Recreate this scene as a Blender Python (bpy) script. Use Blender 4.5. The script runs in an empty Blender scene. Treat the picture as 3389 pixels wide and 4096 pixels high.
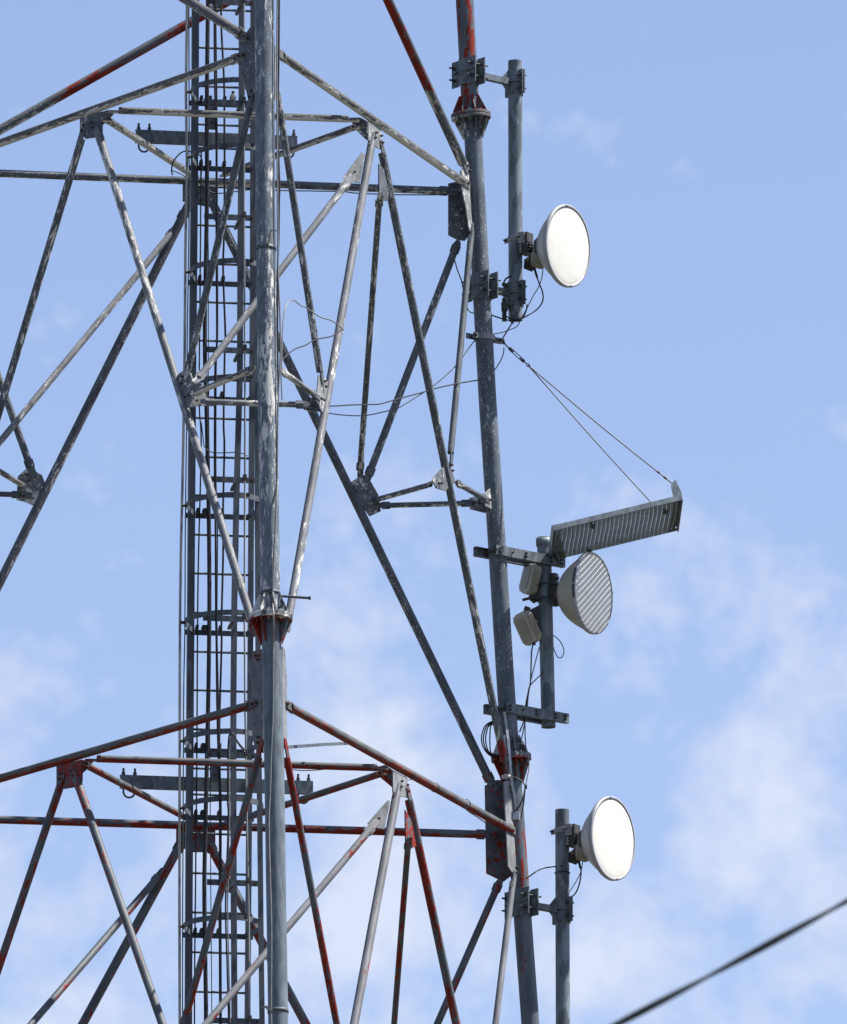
import bpy, bmesh, math, random
from mathutils import Vector, Matrix

random.seed(7)
SC = bpy.context.scene
COL = SC.collection
V = Vector

# ------------------------------------------------------------------ camera
# A long lens on the ground about 95 m from the tower, looking up 14 degrees.
FPX, PITCH, YAW = 46105.0, math.radians(14.13), 0.0
IW, IH = 3389.0, 4096.0
CAM = V((0, 0, 1.6))
cam_d = bpy.data.cameras.new('camera')
cam = bpy.data.objects.new('camera', cam_d)
COL.objects.link(cam)
cam.location = CAM
cam.rotation_euler = (math.pi / 2 + PITCH, 0, -YAW)
cam_d.sensor_fit = 'VERTICAL'
cam_d.sensor_height = 36.0
cam_d.lens = FPX / IH * 36.0
cam_d.clip_start = 0.5
cam_d.clip_end = 6000
cam_d.dof.use_dof = True
cam_d.dof.focus_distance = 97.5
cam_d.dof.aperture_fstop = 8.0 * (FPX / IH * 36.0) / 490.0
SC.camera = cam

# ------------------------------------------------------------------ sky, sun, exposure
SUN_AZ, SUN_EL = math.radians(87), math.radians(60)   # azimuth clockwise from +Y
SDIR = V((math.sin(SUN_AZ) * math.cos(SUN_EL), math.cos(SUN_AZ) * math.cos(SUN_EL), math.sin(SUN_EL)))
W = bpy.data.worlds.new("World")
SC.world = W
W.use_nodes = True
nt = W.node_tree
nt.nodes.clear()


def nd(tree, kind, **kw):
    n = tree.nodes.new(kind)
    for k, v in kw.items():
        if k.startswith('i_'):
            n.inputs[k[2:].replace('_', ' ')].default_value = v
        else:
            setattr(n, k, v)
    return n


def mth(tree, op, a, b=None, c=None, clamp=False):
    n = tree.nodes.new('ShaderNodeMath')
    n.operation = op
    n.use_clamp = clamp
    for i, x in enumerate((a, b, c)):
        if x is None:
            continue
        if hasattr(x, 'default_value') or hasattr(x, 'is_output'):
            tree.links.new(x, n.inputs[i])
        else:
            n.inputs[i].default_value = x
    return n.outputs[0]


def ramp(tree, x, lo, hi, a=0.0, b=1.0, smooth=True):
    n = tree.nodes.new('ShaderNodeMapRange')
    n.interpolation_type = 'SMOOTHSTEP' if smooth else 'LINEAR'
    n.inputs['From Min'].default_value = lo
    n.inputs['From Max'].default_value = hi
    n.inputs['To Min'].default_value = a
    n.inputs['To Max'].default_value = b
    tree.links.new(x, n.inputs['Value'])
    return n.outputs['Result']


def mixc(tree, fac, a, b):
    n = tree.nodes.new('ShaderNodeMix')
    n.data_type = 'RGBA'
    for s, x in ((n.inputs[0], fac), (n.inputs[6], a), (n.inputs[7], b)):
        if hasattr(x, 'is_output'):
            tree.links.new(x, s)
        elif isinstance(x, (int, float)):
            s.default_value = x
        else:
            s.default_value = (*x, 1) if len(x) == 3 else x
    return n.outputs[2]


def noise(tree, vec, scale, detail=4, rough=0.55, dist=0.0):
    n = tree.nodes.new('ShaderNodeTexNoise')
    n.inputs['Scale'].default_value = scale
    n.inputs['Detail'].default_value = detail
    n.inputs['Roughness'].default_value = rough
    n.inputs['Distortion'].default_value = dist
    tree.links.new(vec, n.inputs['Vector'])
    return n.outputs['Fac']


sky = nd(nt, 'ShaderNodeTexSky', sky_type='NISHITA', sun_disc=False)
sky.sun_elevation = SUN_EL
sky.sun_rotation = SUN_AZ
sky.altitude = 50
sky.air_density = 1.0
sky.dust_density = 0.8
sky.ozone_density = 3.2
tc = nd(nt, 'ShaderNodeTexCoord')
gen = tc.outputs['Generated']
sep = nd(nt, 'ShaderNodeSeparateXYZ')
nt.links.new(gen, sep.inputs[0])
# thin high cloud, thicker lower down and in a few drifting banks
n1 = noise(nt, gen, 82, 12, 0.63, 0.12)
n2 = noise(nt, gen, 24, 4, 0.55, 0.1)
low = ramp(nt, sep.outputs['Z'], 0.262, 0.205)
BANKS = []
CLOUD_NODES = (n1, n2, low)


def bank_dir(u, v):
    return V(((u - IW / 2) / FPX, 1, -(v - IH / 2) / FPX))


def sky_dir(u, v):
    d = V(((u - IW / 2) / FPX, math.cos(PITCH) + math.sin(PITCH) * (v - IH / 2) / FPX,
           math.sin(PITCH) - math.cos(PITCH) * (v - IH / 2) / FPX))
    return d.normalized()


acc = None
for (u, v, rx, ry, amt) in ((1550, 2900, 750, 620, .34), (2950, 2350, 800, 420, .24), (3050, 3150, 520, 800, .20),
                            (1700, 3800, 900, 600, .25), (200, 3700, 700, 700, .16), (2400, 3250, 380, 500, -.22),
                            (650, 1050, 260, 420, .10), (1750, 1350, 420, 320, .04), (2500, 2700, 300, 250, -.05),
                            (700, 2700, 800, 500, .08), (3250, 3950, 500, 400, .14), (2300, 3900, 500, 300, .08)):
    d = sky_dir(u, v)
    sb = nd(nt, 'ShaderNodeVectorMath', operation='SUBTRACT')
    nt.links.new(gen, sb.inputs[0])
    sb.inputs[1].default_value = d
    ml = nd(nt, 'ShaderNodeVectorMath', operation='MULTIPLY')
    nt.links.new(sb.outputs[0], ml.inputs[0])
    ml.inputs[1].default_value = (FPX / rx, 1.0, FPX / ry)
    ln = nd(nt, 'ShaderNodeVectorMath', operation='LENGTH')
    nt.links.new(ml.outputs[0], ln.inputs[0])
    g = ramp(nt, ln.outputs['Value'], 1.0, 0.0, 0.0, amt)
    acc = g if acc is None else mth(nt, 'ADD', acc, g)
s1 = mth(nt, 'MULTIPLY', n1, 2.1)
s2 = mth(nt, 'MULTIPLY_ADD', n2, 0.30, s1)
s3 = mth(nt, 'MULTIPLY_ADD', low, 0.40, s2)
s4 = mth(nt, 'ADD', s3, acc)
cl = ramp(nt, s4, 1.44, 2.0, 0.0, 0.86, smooth=False)
cl = mth(nt, 'POWER', cl, 1.0, clamp=True)
tint = nd(nt, 'ShaderNodeVectorMath', operation='MULTIPLY')
nt.links.new(sky.outputs[0], tint.inputs[0])
tint.inputs[1].default_value = (1.10, 1.02, 1.07)      # the camera's white balance
haze_c = mixc(nt, ramp(nt, sep.outputs['Z'], 0.6, 0.0, 0.0, 0.16), tint.outputs[0], (4.9, 5.4, 7.6))
cloud = mixc(nt, cl, haze_c, (4.8, 5.15, 6.15))
bg = nd(nt, 'ShaderNodeBackground')
bg.inputs['Strength'].default_value = 0.071
nt.links.new(cloud, bg.inputs['Color'])
wo = nd(nt, 'ShaderNodeOutputWorld')
nt.links.new(bg.outputs[0], wo.inputs[0])

sun_d = bpy.data.lights.new('sun', 'SUN')
sun_d.energy = 5.0
sun_d.angle = math.radians(0.53)
sun_d.color = (1.0, 0.95, 0.88)
sun = bpy.data.objects.new('sun', sun_d)
COL.objects.link(sun)
sun.rotation_euler = SDIR.to_track_quat('Z', 'Y').to_euler()
sun.location = (60, 60, 90)

SC.view_settings.view_transform = 'Standard'
SC.view_settings.look = 'None'
SC.view_settings.exposure = 1.15
SC.view_settings.gamma = 1.0

# ------------------------------------------------------------------ measured geometry
RV = V((1, 0, 0))
FV = V((0, math.cos(PITCH), math.sin(PITCH)))
UV = RV.cross(FV)
D = 95.0
K = D / 100.0
CX, TH = -1.821 * K, 0.149
WA, WB = 5.032 * K, 5.855 * K
ZA = 1.6 + (30.261 - 1.6) * K
DZ = 5.988 * K


def ray(u, v):
    return FV + RV * ((u - IW / 2) / FPX) - UV * ((v - IH / 2) / FPX)


def on_plane(u, v, p, n):
    r = ray(u, v)
    return CAM + r * ((p - CAM).dot(n) / r.dot(n))


def PY(u, v, y):
    return on_plane(u, v, V((0, y, 0)), V((0, 1, 0)))


ANG = {'N': -math.pi / 2 + TH, 'R': math.pi / 6 + TH, 'L': 5 * math.pi / 6 + TH}
NODE = {}
for k_, a_ in ANG.items():
    NODE[k_, 0] = V((CX + WA / math.sqrt(3) * math.cos(a_), D + WA / math.sqrt(3) * math.sin(a_), ZA))
    NODE[k_, 1] = V((CX + .025 * K + WB / math.sqrt(3) * math.cos(a_), D + WB / math.sqrt(3) * math.sin(a_), ZA - DZ))


def plane_of(a, b):
    p = NODE[a, 0]
    n = (NODE[b, 0] - p).cross(NODE[a, 1] - p).normalized()
    if n.dot(CAM - p) < 0:
        n = -n
    return p, n


PL = {'NL': plane_of('N', 'L'), 'NR': plane_of('N', 'R'), 'B': plane_of('L', 'R')}


def P(pl, u, v):
    return on_plane(u, v, *PL[pl])


def leg_pt(k, u, v):
    p, q = NODE[k, 0], NODE[k, 1]
    n = (q - p).cross(RV).normalized()
    return on_plane(u, v, p, n)


LAX = {'N': [(1055, -330), (1058, 0), (1062, 800), (1072, 1650), (1083, 2470), (1089, 2640), (1098, 3100), (1106, 3650), (1113, 4060), (1119, 4420)],
       'R': [(1838, -330), (1859, 0), (1884, 465), (1893, 550), (1950, 1590), (1980, 2050), (2027, 2800), (2045, 3030), (2066, 3330), (2093, 3700), (2120, 4071), (2145, 4420)],
       'L': [(-240, -330), (-290, 678), (-500, 3264), (-590, 4420)]}


def leg_at(k, v):
    pts = LAX[k]
    for (u0, v0), (u1, v1) in zip(pts, pts[1:]):
        if v <= v1:
            break
    t = (v - v0) / (v1 - v0)
    return leg_pt(k, u0 + (u1 - u0) * t, v)


ZF_A = leg_at('R', 462).z      # flange heights: the paint changes from red to white and back here
ZF_B = (leg_at('N', 2478).z + leg_at('R', 3035).z) / 2

# ------------------------------------------------------------------ materials
MATS = {}


def new_mat(name):
    m = bpy.data.materials.new(name)
    m.use_nodes = True
    t = m.node_tree
    b = t.nodes['Principled BSDF']
    return m, t, b


def paint_mat(name, cov, steel=(.155, .168, .18), under=.10, sx=14.0, sz=4.5, red_gain=0.0, top_gain=0.0, low_edge=0.0):
    """Weathered steel with flaking paint: red above and below, white in the middle band."""
    m, t, b = new_mat(name)
    tcd = nd(t, 'ShaderNodeTexCoord')
    oi = nd(t, 'ShaderNodeObjectInfo')
    geo = nd(t, 'ShaderNodeNewGeometry')
    mp = nd(t, 'ShaderNodeMapping')
    mp.inputs['Scale'].default_value = (sx, sx, sz)
    t.links.new(tcd.outputs['Object'], mp.inputs[0])
    off = nd(t, 'ShaderNodeCombineXYZ')
    r1 = mth(t, 'MULTIPLY', oi.outputs['Random'], 37.0)
    for i in range(3):
        t.links.new(r1, off.inputs[i])
    ad = nd(t, 'ShaderNodeVectorMath', operation='ADD')
    t.links.new(mp.outputs[0], ad.inputs[0])
    t.links.new(off.outputs[0], ad.inputs[1])
    vec = ad.outputs[0]
    big = noise(t, vec, 0.14, 3, 0.55)
    fine = noise(t, vec, 1.0, 9, 0.68, 0.15)
    sp = nd(t, 'ShaderNodeSeparateXYZ')
    t.links.new(geo.outputs['Position'], sp.inputs[0])
    sn = nd(t, 'ShaderNodeSeparateXYZ')
    t.links.new(geo.outputs['Normal'], sn.inputs[0])
    # height bands, with a ragged edge
    zz = mth(t, 'MULTIPLY_ADD', fine, 0.10, mth(t, 'SUBTRACT', sp.outputs['Z'], 0.05))
    up = mth(t, 'GREATER_THAN', zz, ZF_A - .03)
    dn = mth(t, 'LESS_THAN', zz, ZF_B + low_edge)
    red = mth(t, 'ADD', up, dn, clamp=True)
    # flaking: rain-washed upper sides lose more paint than the undersides
    s = mth(t, 'MULTIPLY_ADD', big, 0.80, fine)
    s = mth(t, 'MULTIPLY_ADD', sn.outputs['Z'], -under, s)
    s = mth(t, 'MULTIPLY_ADD', red, red_gain, s)
    s = mth(t, 'MULTIPLY_ADD', up, top_gain, s)
    th = 0.90 + (0.5 - cov) * 0.60
    mask = ramp(t, s, th, th + .016)
    thin = ramp(t, s, th - .05, th)          # scuffed fringe round each flake
    fleck = noise(t, vec, 5.5, 3, 0.6)
    fm = ramp(t, mth(t, 'MULTIPLY_ADD', s, 0.35, fleck), 0.955, 0.985)
    fm = mth(t, 'MULTIPLY', fm, mth(t, 'SUBTRACT', 1.0, red))
    mask = mth(t, 'MAXIMUM', mask, fm)
    tone = noise(t, vec, 0.5, 6, 0.6)
    dark = tuple(c * .72 for c in steel)
    lite = tuple(min(1, c * 1.28) for c in steel)
    base = mixc(t, ramp(t, tone, .3, .7), dark, lite)
    base = mixc(t, mth(t, 'MULTIPLY', thin, .28), base, tuple(c * 1.7 for c in steel))
    rust_n = noise(t, vec, 2.3, 6, .7)
    base = mixc(t, ramp(t, rust_n, .70, .78, 0, .5), base, (.085, .06, .045))
    wt = mixc(t, ramp(t, fleck, .3, .7), (.46, .455, .42), (.66, .655, .62))
    rd = mixc(t, ramp(t, tone, .25, .75), (.10, .009, .007), (.235, .024, .012))
    pc = mixc(t, red, wt, rd)
    colr = mixc(t, mask, base, pc)
    t.links.new(colr, b.inputs['Base Color'])
    b.inputs['Roughness'].default_value = .52
    b.inputs['Specular IOR Level'].default_value = .16
    bp = nd(t, 'ShaderNodeBump')
    bp.inputs['Strength'].default_value = .35
    bp.inputs['Distance'].default_value = .003
    t.links.new(mth(t, 'MULTIPLY_ADD', tone, .4, mask), bp.inputs['Height'])
    t.links.new(bp.outputs[0], b.inputs['Normal'])
    return m


def galv_mat(name, col=(.25, .275, .29), spangle=26, rough=.5, spread=.35, metal=0.0, streak=(1, 1, .5)):
    m, t, b = new_mat(name)
    tcd = nd(t, 'ShaderNodeTexCoord')
    mp = nd(t, 'ShaderNodeMapping')
    mp.inputs['Scale'].default_value = streak
    t.links.new(tcd.outputs['Object'], mp.inputs[0])
    vo = nd(t, 'ShaderNodeTexVoronoi')
    vo.inputs['Scale'].default_value = spangle
    nz = noise(t, mp.outputs[0], 7, 6, .65)
    mx = nd(t, 'ShaderNodeVectorMath', operation='MULTIPLY_ADD')
    mx.inputs[1].default_value = (.12, .12, .12)
    t.links.new(mp.outputs[0], mx.inputs[2])
    cb = nd(t, 'ShaderNodeCombineXYZ')
    for i in range(3):
        t.links.new(nz, cb.inputs[i])
    t.links.new(cb.outputs[0], mx.inputs[0])
    t.links.new(mx.outputs[0], vo.inputs['Vector'])
    sc = nd(t, 'ShaderNodeSeparateColor')
    t.links.new(vo.outputs['Color'], sc.inputs[0])
    st = noise(t, mp.outputs[0], 2.6, 8, .72)
    f = mth(t, 'MULTIPLY_ADD', sc.outputs[0], .38, mth(t, 'MULTIPLY_ADD', st, .55, mth(t, 'MULTIPLY', nz, .4)))
    c = mixc(t, ramp(t, f, .40, .92), tuple(x * (1 - spread) for x in col), tuple(x * (1 + spread) for x in col))
    t.links.new(c, b.inputs['Base Color'])
    b.inputs['Roughness'].default_value = rough
    b.inputs['Metallic'].default_value = metal
    b.inputs['Specular IOR Level'].default_value = .2
    return m


def plain_mat(name, col, rough=.5, var=.25, scale=30, metal=0.0, spec=.4, dirt=None, dirt_amt=.4):
    m, t, b = new_mat(name)
    tcd = nd(t, 'ShaderNodeTexCoord')
    nz = noise(t, tcd.outputs['Object'], scale, 5, .6)
    c = mixc(t, ramp(t, nz, .25, .75), tuple(x * (1 - var) for x in col), tuple(min(1, x * (1 + var)) for x in col))
    if dirt:
        n2_ = noise(t, tcd.outputs['Object'], scale * .35, 6, .7)
        c = mixc(t, ramp(t, n2_, .5, .72, 0, dirt_amt), c, dirt)
    t.links.new(c, b.inputs['Base Color'])
    b.inputs['Roughness'].default_value = rough
    b.inputs['Metallic'].default_value = metal
    b.inputs['Specular IOR Level'].default_value = spec
    return m


M_LEGN = paint_mat('near_leg_paint', .35, (.122, .148, .175), under=.1, sx=48, sz=10.0, red_gain=-.15)
M_LEGR = paint_mat('right_leg_paint', .13, (.095, .115, .136), under=.1, sx=30, sz=6.0, red_gain=.17, top_gain=.06)
M_BR = paint_mat('brace_paint', .22, (.085, .098, .110), under=.14, sx=36, sz=10.0, red_gain=.11, low_edge=.10)
M_BRP = paint_mat('level_brace_paint', .24, (.098, .100, .102), under=.30, sx=34, sz=10.0, red_gain=.03)
M_BRW = paint_mat('light_brace_paint', .35, (.138, .147, .160), under=.06, sx=36, sz=7.5, red_gain=.03, low_edge=.06)
M_GUS = paint_mat('gusset_paint', .24, (.082, .093, .105), under=.1, sx=20, sz=18, red_gain=.20)
M_GUSW = paint_mat('sunlit_gusset_paint', .36, (.185, .195, .205), under=.0, sx=20, sz=16, red_gain=-.10)  # paler gusset steel: sunlight on right-facing plates put into the colour; also pale bolts
M_FL = paint_mat('flange_paint', .56, (.097, .108, .118), under=.1, sx=20, sz=14, red_gain=.04)
M_GUSM = paint_mat('middle_gusset_paint', .40, (.125, .135, .145), under=.08, sx=26, sz=26, red_gain=-.05)
M_GALV = galv_mat('galvanised_steel', (.105, .126, .140))
M_PIPE = galv_mat('galvanised_pipe', (.130, .160, .182), 18, streak=(1, 1, .35), spread=.42)
M_LAD = galv_mat('ladder_steel', (.076, .089, .104), 20, streak=(1, 1, .2), spread=.3)
M_STRIP = galv_mat('cage_strip_steel', (.20, .21, .215), 20, streak=(1, 1, .2), spread=.25)
M_BOLT = plain_mat('rusty_bolt', (.055, .035, .026), .7, .5, 60)
M_BOLTD = plain_mat('dark_bolt', (.035, .035, .037), .6, .3, 60)
M_BLK = plain_mat('black_cable', (.012, .013, .016), .5, .3, 12, spec=.3)
M_GRN = plain_mat('green_cable', (.010, .03, .026), .5, .3, 12)
M_GREYC = plain_mat('grey_cable', (.16, .165, .17), .5, .25, 14)
M_BROWN = plain_mat('brown_wire', (.035, .024, .02), .6, .3, 14)
M_WIRE = plain_mat('stay_wire_steel', (.04, .04, .042), .5, .3, 40)
M_WHT = plain_mat('dish_radome_white', (.67, .66, .61), .5, .03, 3, dirt=(.47, .45, .38), dirt_amt=.5)
M_SHELL = plain_mat('dish_shell', (.42, .415, .385), .4, .08, 5, dirt=(.33, .33, .29), dirt_amt=.35)
M_SHELLC = plain_mat('cream_dish_shell', (.36, .345, .275), .5, .12, 5, dirt=(.25, .23, .17), dirt_amt=.5)
M_RIM = plain_mat('aluminium_rim', (.33, .335, .35), .42, .1, 10, metal=.2)
M_RAD = plain_mat('radio_housing', (.42, .41, .345), .5, .12, 12, dirt=(.25, .23, .17), dirt_amt=.5)
M_RADD = plain_mat('weathered_radio_housing', (.25, .24, .185), .55, .3, 25, dirt=(.07, .065, .05), dirt_amt=.75)
M_DARK = plain_mat('dark_hardware', (.045, .045, .045), .55, .4, 30)
M_ALU = plain_mat('cast_bracket', (.22, .23, .235), .5, .2, 25)
M_LBL = plain_mat('rating_sticker', (.45, .30, .16), .6, .1, 20)

# ------------------------------------------------------------------ mesh helpers


class MB:
    def __init__(self):
        self.v = []
        self.f = []
        self.s = []

    def add(self, verts, faces, smooth=False):
        o = len(self.v)
        self.v += [V(x) for x in verts]
        for f in faces:
            self.f.append([i + o for i in f])
            self.s.append(smooth)
        return self

    def box(self, c, ax, ay, az):
        """box about c with half-extent vectors"""
        vs = [c + ax * i + ay * j + az * k for k in (-1, 1) for j in (-1, 1) for i in (-1, 1)]
        return self.add(vs, [(0, 2, 3, 1), (4, 5, 7, 6), (0, 1, 5, 4), (2, 6, 7, 3), (0, 4, 6, 2), (1, 3, 7, 5)])

    def prism(self, pts, n):
        """closed polygon extruded by the vector n"""
        k = len(pts)
        vs = list(pts) + [p + n for p in pts]
        fs = [tuple(range(k - 1, -1, -1)), tuple(range(k, 2 * k))]
        fs += [(i, (i + 1) % k, k + (i + 1) % k, k + i) for i in range(k)]
        return self.add(vs, fs)

    def tube(self, pts, r, seg=16, caps=True, hollow=0.0, rad=None):
        pts = [V(p) for p in pts]
        k = len(pts)
        tans = []
        for i in range(k):
            a = pts[max(i - 1, 0)]
            b = pts[min(i + 1, k - 1)]
            tans.append((b - a).normalized())
        t0 = tans[0]
        ref = V((0, 0, 1)) if abs(t0.z) < .9 else V((0, -1, 0))
        nx = (ref - t0 * ref.dot(t0)).normalized()
        rings = []
        for i in range(k):
            t = tans[i]
            nx = (nx - t * nx.dot(t)).normalized()
            ny = t.cross(nx)
            rr = rad[i] if rad else r
            rings.append([pts[i] + nx * (math.cos(2 * math.pi * j / seg) * rr) + ny * (math.sin(2 * math.pi * j / seg) * rr) for j in range(seg)])
        vs = [p for rg in rings for p in rg]
        fs = []
        for i in range(k - 1):
            for j in range(seg):
                j2 = (j + 1) % seg
                fs.append((i * seg + j, i * seg + j2, (i + 1) * seg + j2, (i + 1) * seg + j))
        self.add(vs, fs, True)
        if hollow:
            ends = [(0, -1), (k - 1, 1)]
            for i, sg in ends:
                t = tans[i]
                inner = [pts[i] + (p - pts[i]) * (1 - hollow / r) for p in rings[i]]
                deep = [p - t * (sg * .25) for p in inner]
                vs = rings[i] + inner + deep
                fs = []
                for j in range(seg):
                    j2 = (j + 1) % seg
                    if sg > 0:
                        fs.append((j, j2, seg + j2, seg + j))
                        fs.append((seg + j, seg + j2, 2 * seg + j2, 2 * seg + j))
                    else:
                        fs.append((j2, j, seg + j, seg + j2))
                        fs.append((seg + j2, seg + j, 2 * seg + j, 2 * seg + j2))
                fs.append(tuple(range(2 * seg, 3 * seg)) if sg > 0 else tuple(range(3 * seg - 1, 2 * seg - 1, -1)))
                self.add(vs, fs)
        elif caps:
            self.add(rings[0], [tuple(range(seg - 1, -1, -1))])
            self.add(rings[-1], [tuple(range(seg))])
        return self

    def lathe(self, c, ax, prof, seg=48, smooth=True):
        """profile of (radius, along axis) pairs turned about ax through c"""
        ax = ax.normalized()
        ref = V((0, 0, 1)) if abs(ax.z) < .9 else V((1, 0, 0))
        nx = (ref - ax * ref.dot(ax)).normalized()
        ny = ax.cross(nx)
        vs = []
        for r, h in prof:
            for j in range(seg):
                a = 2 * math.pi * j / seg
                vs.append(c + ax * h + nx * (math.cos(a) * r) + ny * (math.sin(a) * r))
        fs = []
        for i in range(len(prof) - 1):
            for j in range(seg):
                j2 = (j + 1) % seg
                fs.append((i * seg + j, i * seg + j2, (i + 1) * seg + j2, (i + 1) * seg + j))
        return self.add(vs, fs, smooth)

    def strap(self, pts, h, th, up=V((0, 0, 1))):
        """flat bar standing on edge along a path"""
        k = len(pts)
        vs = []
        for i in range(k):
            t = (pts[min(i + 1, k - 1)] - pts[max(i - 1, 0)]).normalized()
            s = t.cross(up).normalized() * (th / 2)
            for a, b_ in ((1, 1), (1, -1), (-1, -1), (-1, 1)):
                vs.append(pts[i] + s * a + up * (b_ * h / 2))
        fs = []
        for i in range(k - 1):
            for j in range(4):
                j2 = (j + 1) % 4
                fs.append((i * 4 + j, (i + 1) * 4 + j, (i + 1) * 4 + j2, i * 4 + j2))
        fs.append((0, 1, 2, 3))
        fs.append(tuple(4 * (k - 1) + j for j in (3, 2, 1, 0)))
        return self.add(vs, fs)

    def build(self, name, mat, parent=None, frame=None, bevel=0.0):
        if frame is None:
            n = len(self.v)
            c = sum(self.v, V()) / n
            frame = Matrix.Translation(c)
        inv = frame.inverted()
        me = bpy.data.meshes.new(name)
        me.from_pydata([inv @ p for p in self.v], [], self.f)
        for p, s in zip(me.polygons, self.s):
            p.use_smooth = s
        bm = bmesh.new()
        bm.from_mesh(me)
        bmesh.ops.recalc_face_normals(bm, faces=bm.faces)
        if bevel:
            es = [e for e in bm.edges if len(e.link_faces) == 2 and e.calc_face_angle(0) > .6]
            bmesh.ops.bevel(bm, geom=es, offset=bevel, segments=2, profile=.6, affect='EDGES', clamp_overlap=True)
        bm.to_mesh(me)
        bm.free()
        me.materials.append(mat)
        o = bpy.data.objects.new(name, me)
        COL.objects.link(o)
        if parent:
            o.parent = parent
            o.matrix_parent_inverse = WM[parent.name].inverted()
        o.matrix_basis = frame
        WM[o.name] = frame.copy()
        return o


WM = {}


def thing(name, loc, label, cat, group=None):
    o = bpy.data.objects.new(name, None)
    COL.objects.link(o)
    o.location = loc
    o.empty_display_size = .2
    WM[o.name] = Matrix.Translation(loc)
    return tag(o, label, cat, group)


def tag(o, label, cat, group=None):
    o['label'] = label
    o['category'] = cat
    if group:
        o['group'] = group
    return o


def smooth_path(pts, n=8):
    pts = [V(p) for p in pts]
    if len(pts) < 3:
        return pts
    out = []
    ext = [pts[0] * 2 - pts[1]] + pts + [pts[-1] * 2 - pts[-2]]
    for i in range(1, len(ext) - 2):
        p0, p1, p2, p3 = ext[i - 1:i + 3]
        for j in range(n):
            t = j / n
            out.append(.5 * (2 * p1 + (p2 - p0) * t + (2 * p0 - 5 * p1 + 4 * p2 - p3) * t * t + (3 * p1 - p0 - 3 * p2 + p3) * t ** 3))
    out.append(pts[-1])
    return out


def axis_frame(a, b):
    z = (b - a).normalized()
    ref = V((0, 0, 1)) if abs(z.z) < .95 else V((0, 1, 0))
    x = (ref - z * ref.dot(z)).normalized()
    y = z.cross(x)
    m = Matrix.Identity(4)
    for i, c in enumerate((x, y, z)):
        m[0][i], m[1][i], m[2][i] = c
    m.translation = (a + b) / 2
    return m


# ------------------------------------------------------------------ ground
gb = MB()
S = 3000
gb.add([(-S, -S, 0), (S, -S, 0), (S, S, 0), (-S, S, 0)], [(0, 1, 2, 3)])
m, t, b = new_mat('dry_grass')
tcd = nd(t, 'ShaderNodeTexCoord')
gn = noise(t, tcd.outputs['Object'], .08, 8, .65)
t.links.new(mixc(t, ramp(t, gn, .35, .65), (.040, .043, .032), (.072, .070, .056)), b.inputs['Base Color'])
b.inputs['Roughness'].default_value = .95
g = gb.build('ground', m)
g['kind'] = 'structure'
tag(g, 'dry grassy ground the tower stands on', 'ground')

# ------------------------------------------------------------------ the lattice tower
TOWER = thing('lattice_tower', V((CX, D, 0)),
              'three legged steel lattice tower of pipes with flaking red and white paint', 'tower')
PXM = 475.0                                    # pixels per metre of the survey, for member sizes
NB = 0


def bolt_mesh(p, n, r=.012, h=.010):
    n = n.normalized()
    mb = MB()
    mb.tube([p - n * .004, p + n * h], r, 6)
    mb.tube([p + n * h, p + n * (h + .010)], r * .55, 6)
    return mb


def bolts(parent, pl, pts, mat=None, r=.0115):
    global NB
    pp, n = PL[pl] if isinstance(pl, str) else pl
    for (u, v) in pts:
        p = on_plane(u, v, pp, n) + n * .022
        bolt_mesh(p, n, r).build('bolt', mat or M_BOLT, parent)
        NB += 1


def brace(name, a, b, wpx, mat=M_BR, n=None, ta=.11, tb=.11, hollow=True, label=None):
    """pipe from a to b with slotted tongue plates at its ends"""
    r = wpx / PXM / 2
    fr = axis_frame(a, b)
    mb = MB()
    mb.tube([a, b], r, 22, hollow=min(.008, r * .25) if hollow else 0)
    d = (b - a).normalized()
    if n is not None:
        s = d.cross(n).normalized()
        nn = s.cross(d).normalized()
        if nn.dot(n) < 0:
            nn = -nn
        for e, sg, L in ((a, -1, ta), (b, 1, tb)):
            if not L:
                continue
            w = r * .98
            o = d * sg
            base = e - o * .05 + nn * .013 - nn * .006
            pts = [base - s * w, base + s * w, base + s * w + o * (.05 + L - .03), base + s * w * .55 + o * (.05 + L),
                   base - s * w * .55 + o * (.05 + L), base - s * w + o * (.05 + L - .03)]
            mb.prism(pts, nn * .012)
            # slot cheek plates standing proud of the pipe wall
            for q in (1, -1):
                c = e - o * .03 + s * (q * (r + .003))
                mb.box(c, o * .035, s * .005, nn * .010)
    ob = mb.build(name, mat, TOWER, fr)
    if label:
        ob['label'] = label
    return ob


def plate(pl, pts, th=.012, mat=M_GUS, name='gusset_plate', off=-.006):
    p0, n = PL[pl] if isinstance(pl, str) else pl
    q = [on_plane(u, v, p0, n) + n * off for u, v in pts]
    mb = MB().prism(q, n * th)
    return mb.build(name, mat, TOWER, bevel=.002)


# legs
LEGO = {}
for k, r, mat in (('N', .0815, M_LEGN), ('R', .0775, M_LEGR), ('L', .0785, M_LEGR)):
    pts = [leg_pt(k, u, v) for u, v in LAX[k]]
    d = (NODE[k, 1] - NODE[k, 0]).normalized()
    last = pts[-1]
    pts.append(last + d * (last.z / -d.z))
    first = pts[0]
    pts.insert(0, first - d * 4.0)
    mb = MB()
    # each pipe length is straight; the joints sit inside the flanges
    mb.tube(pts, r, 36)
    LEGO[k] = mb.build('leg', mat, TOWER)


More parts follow.
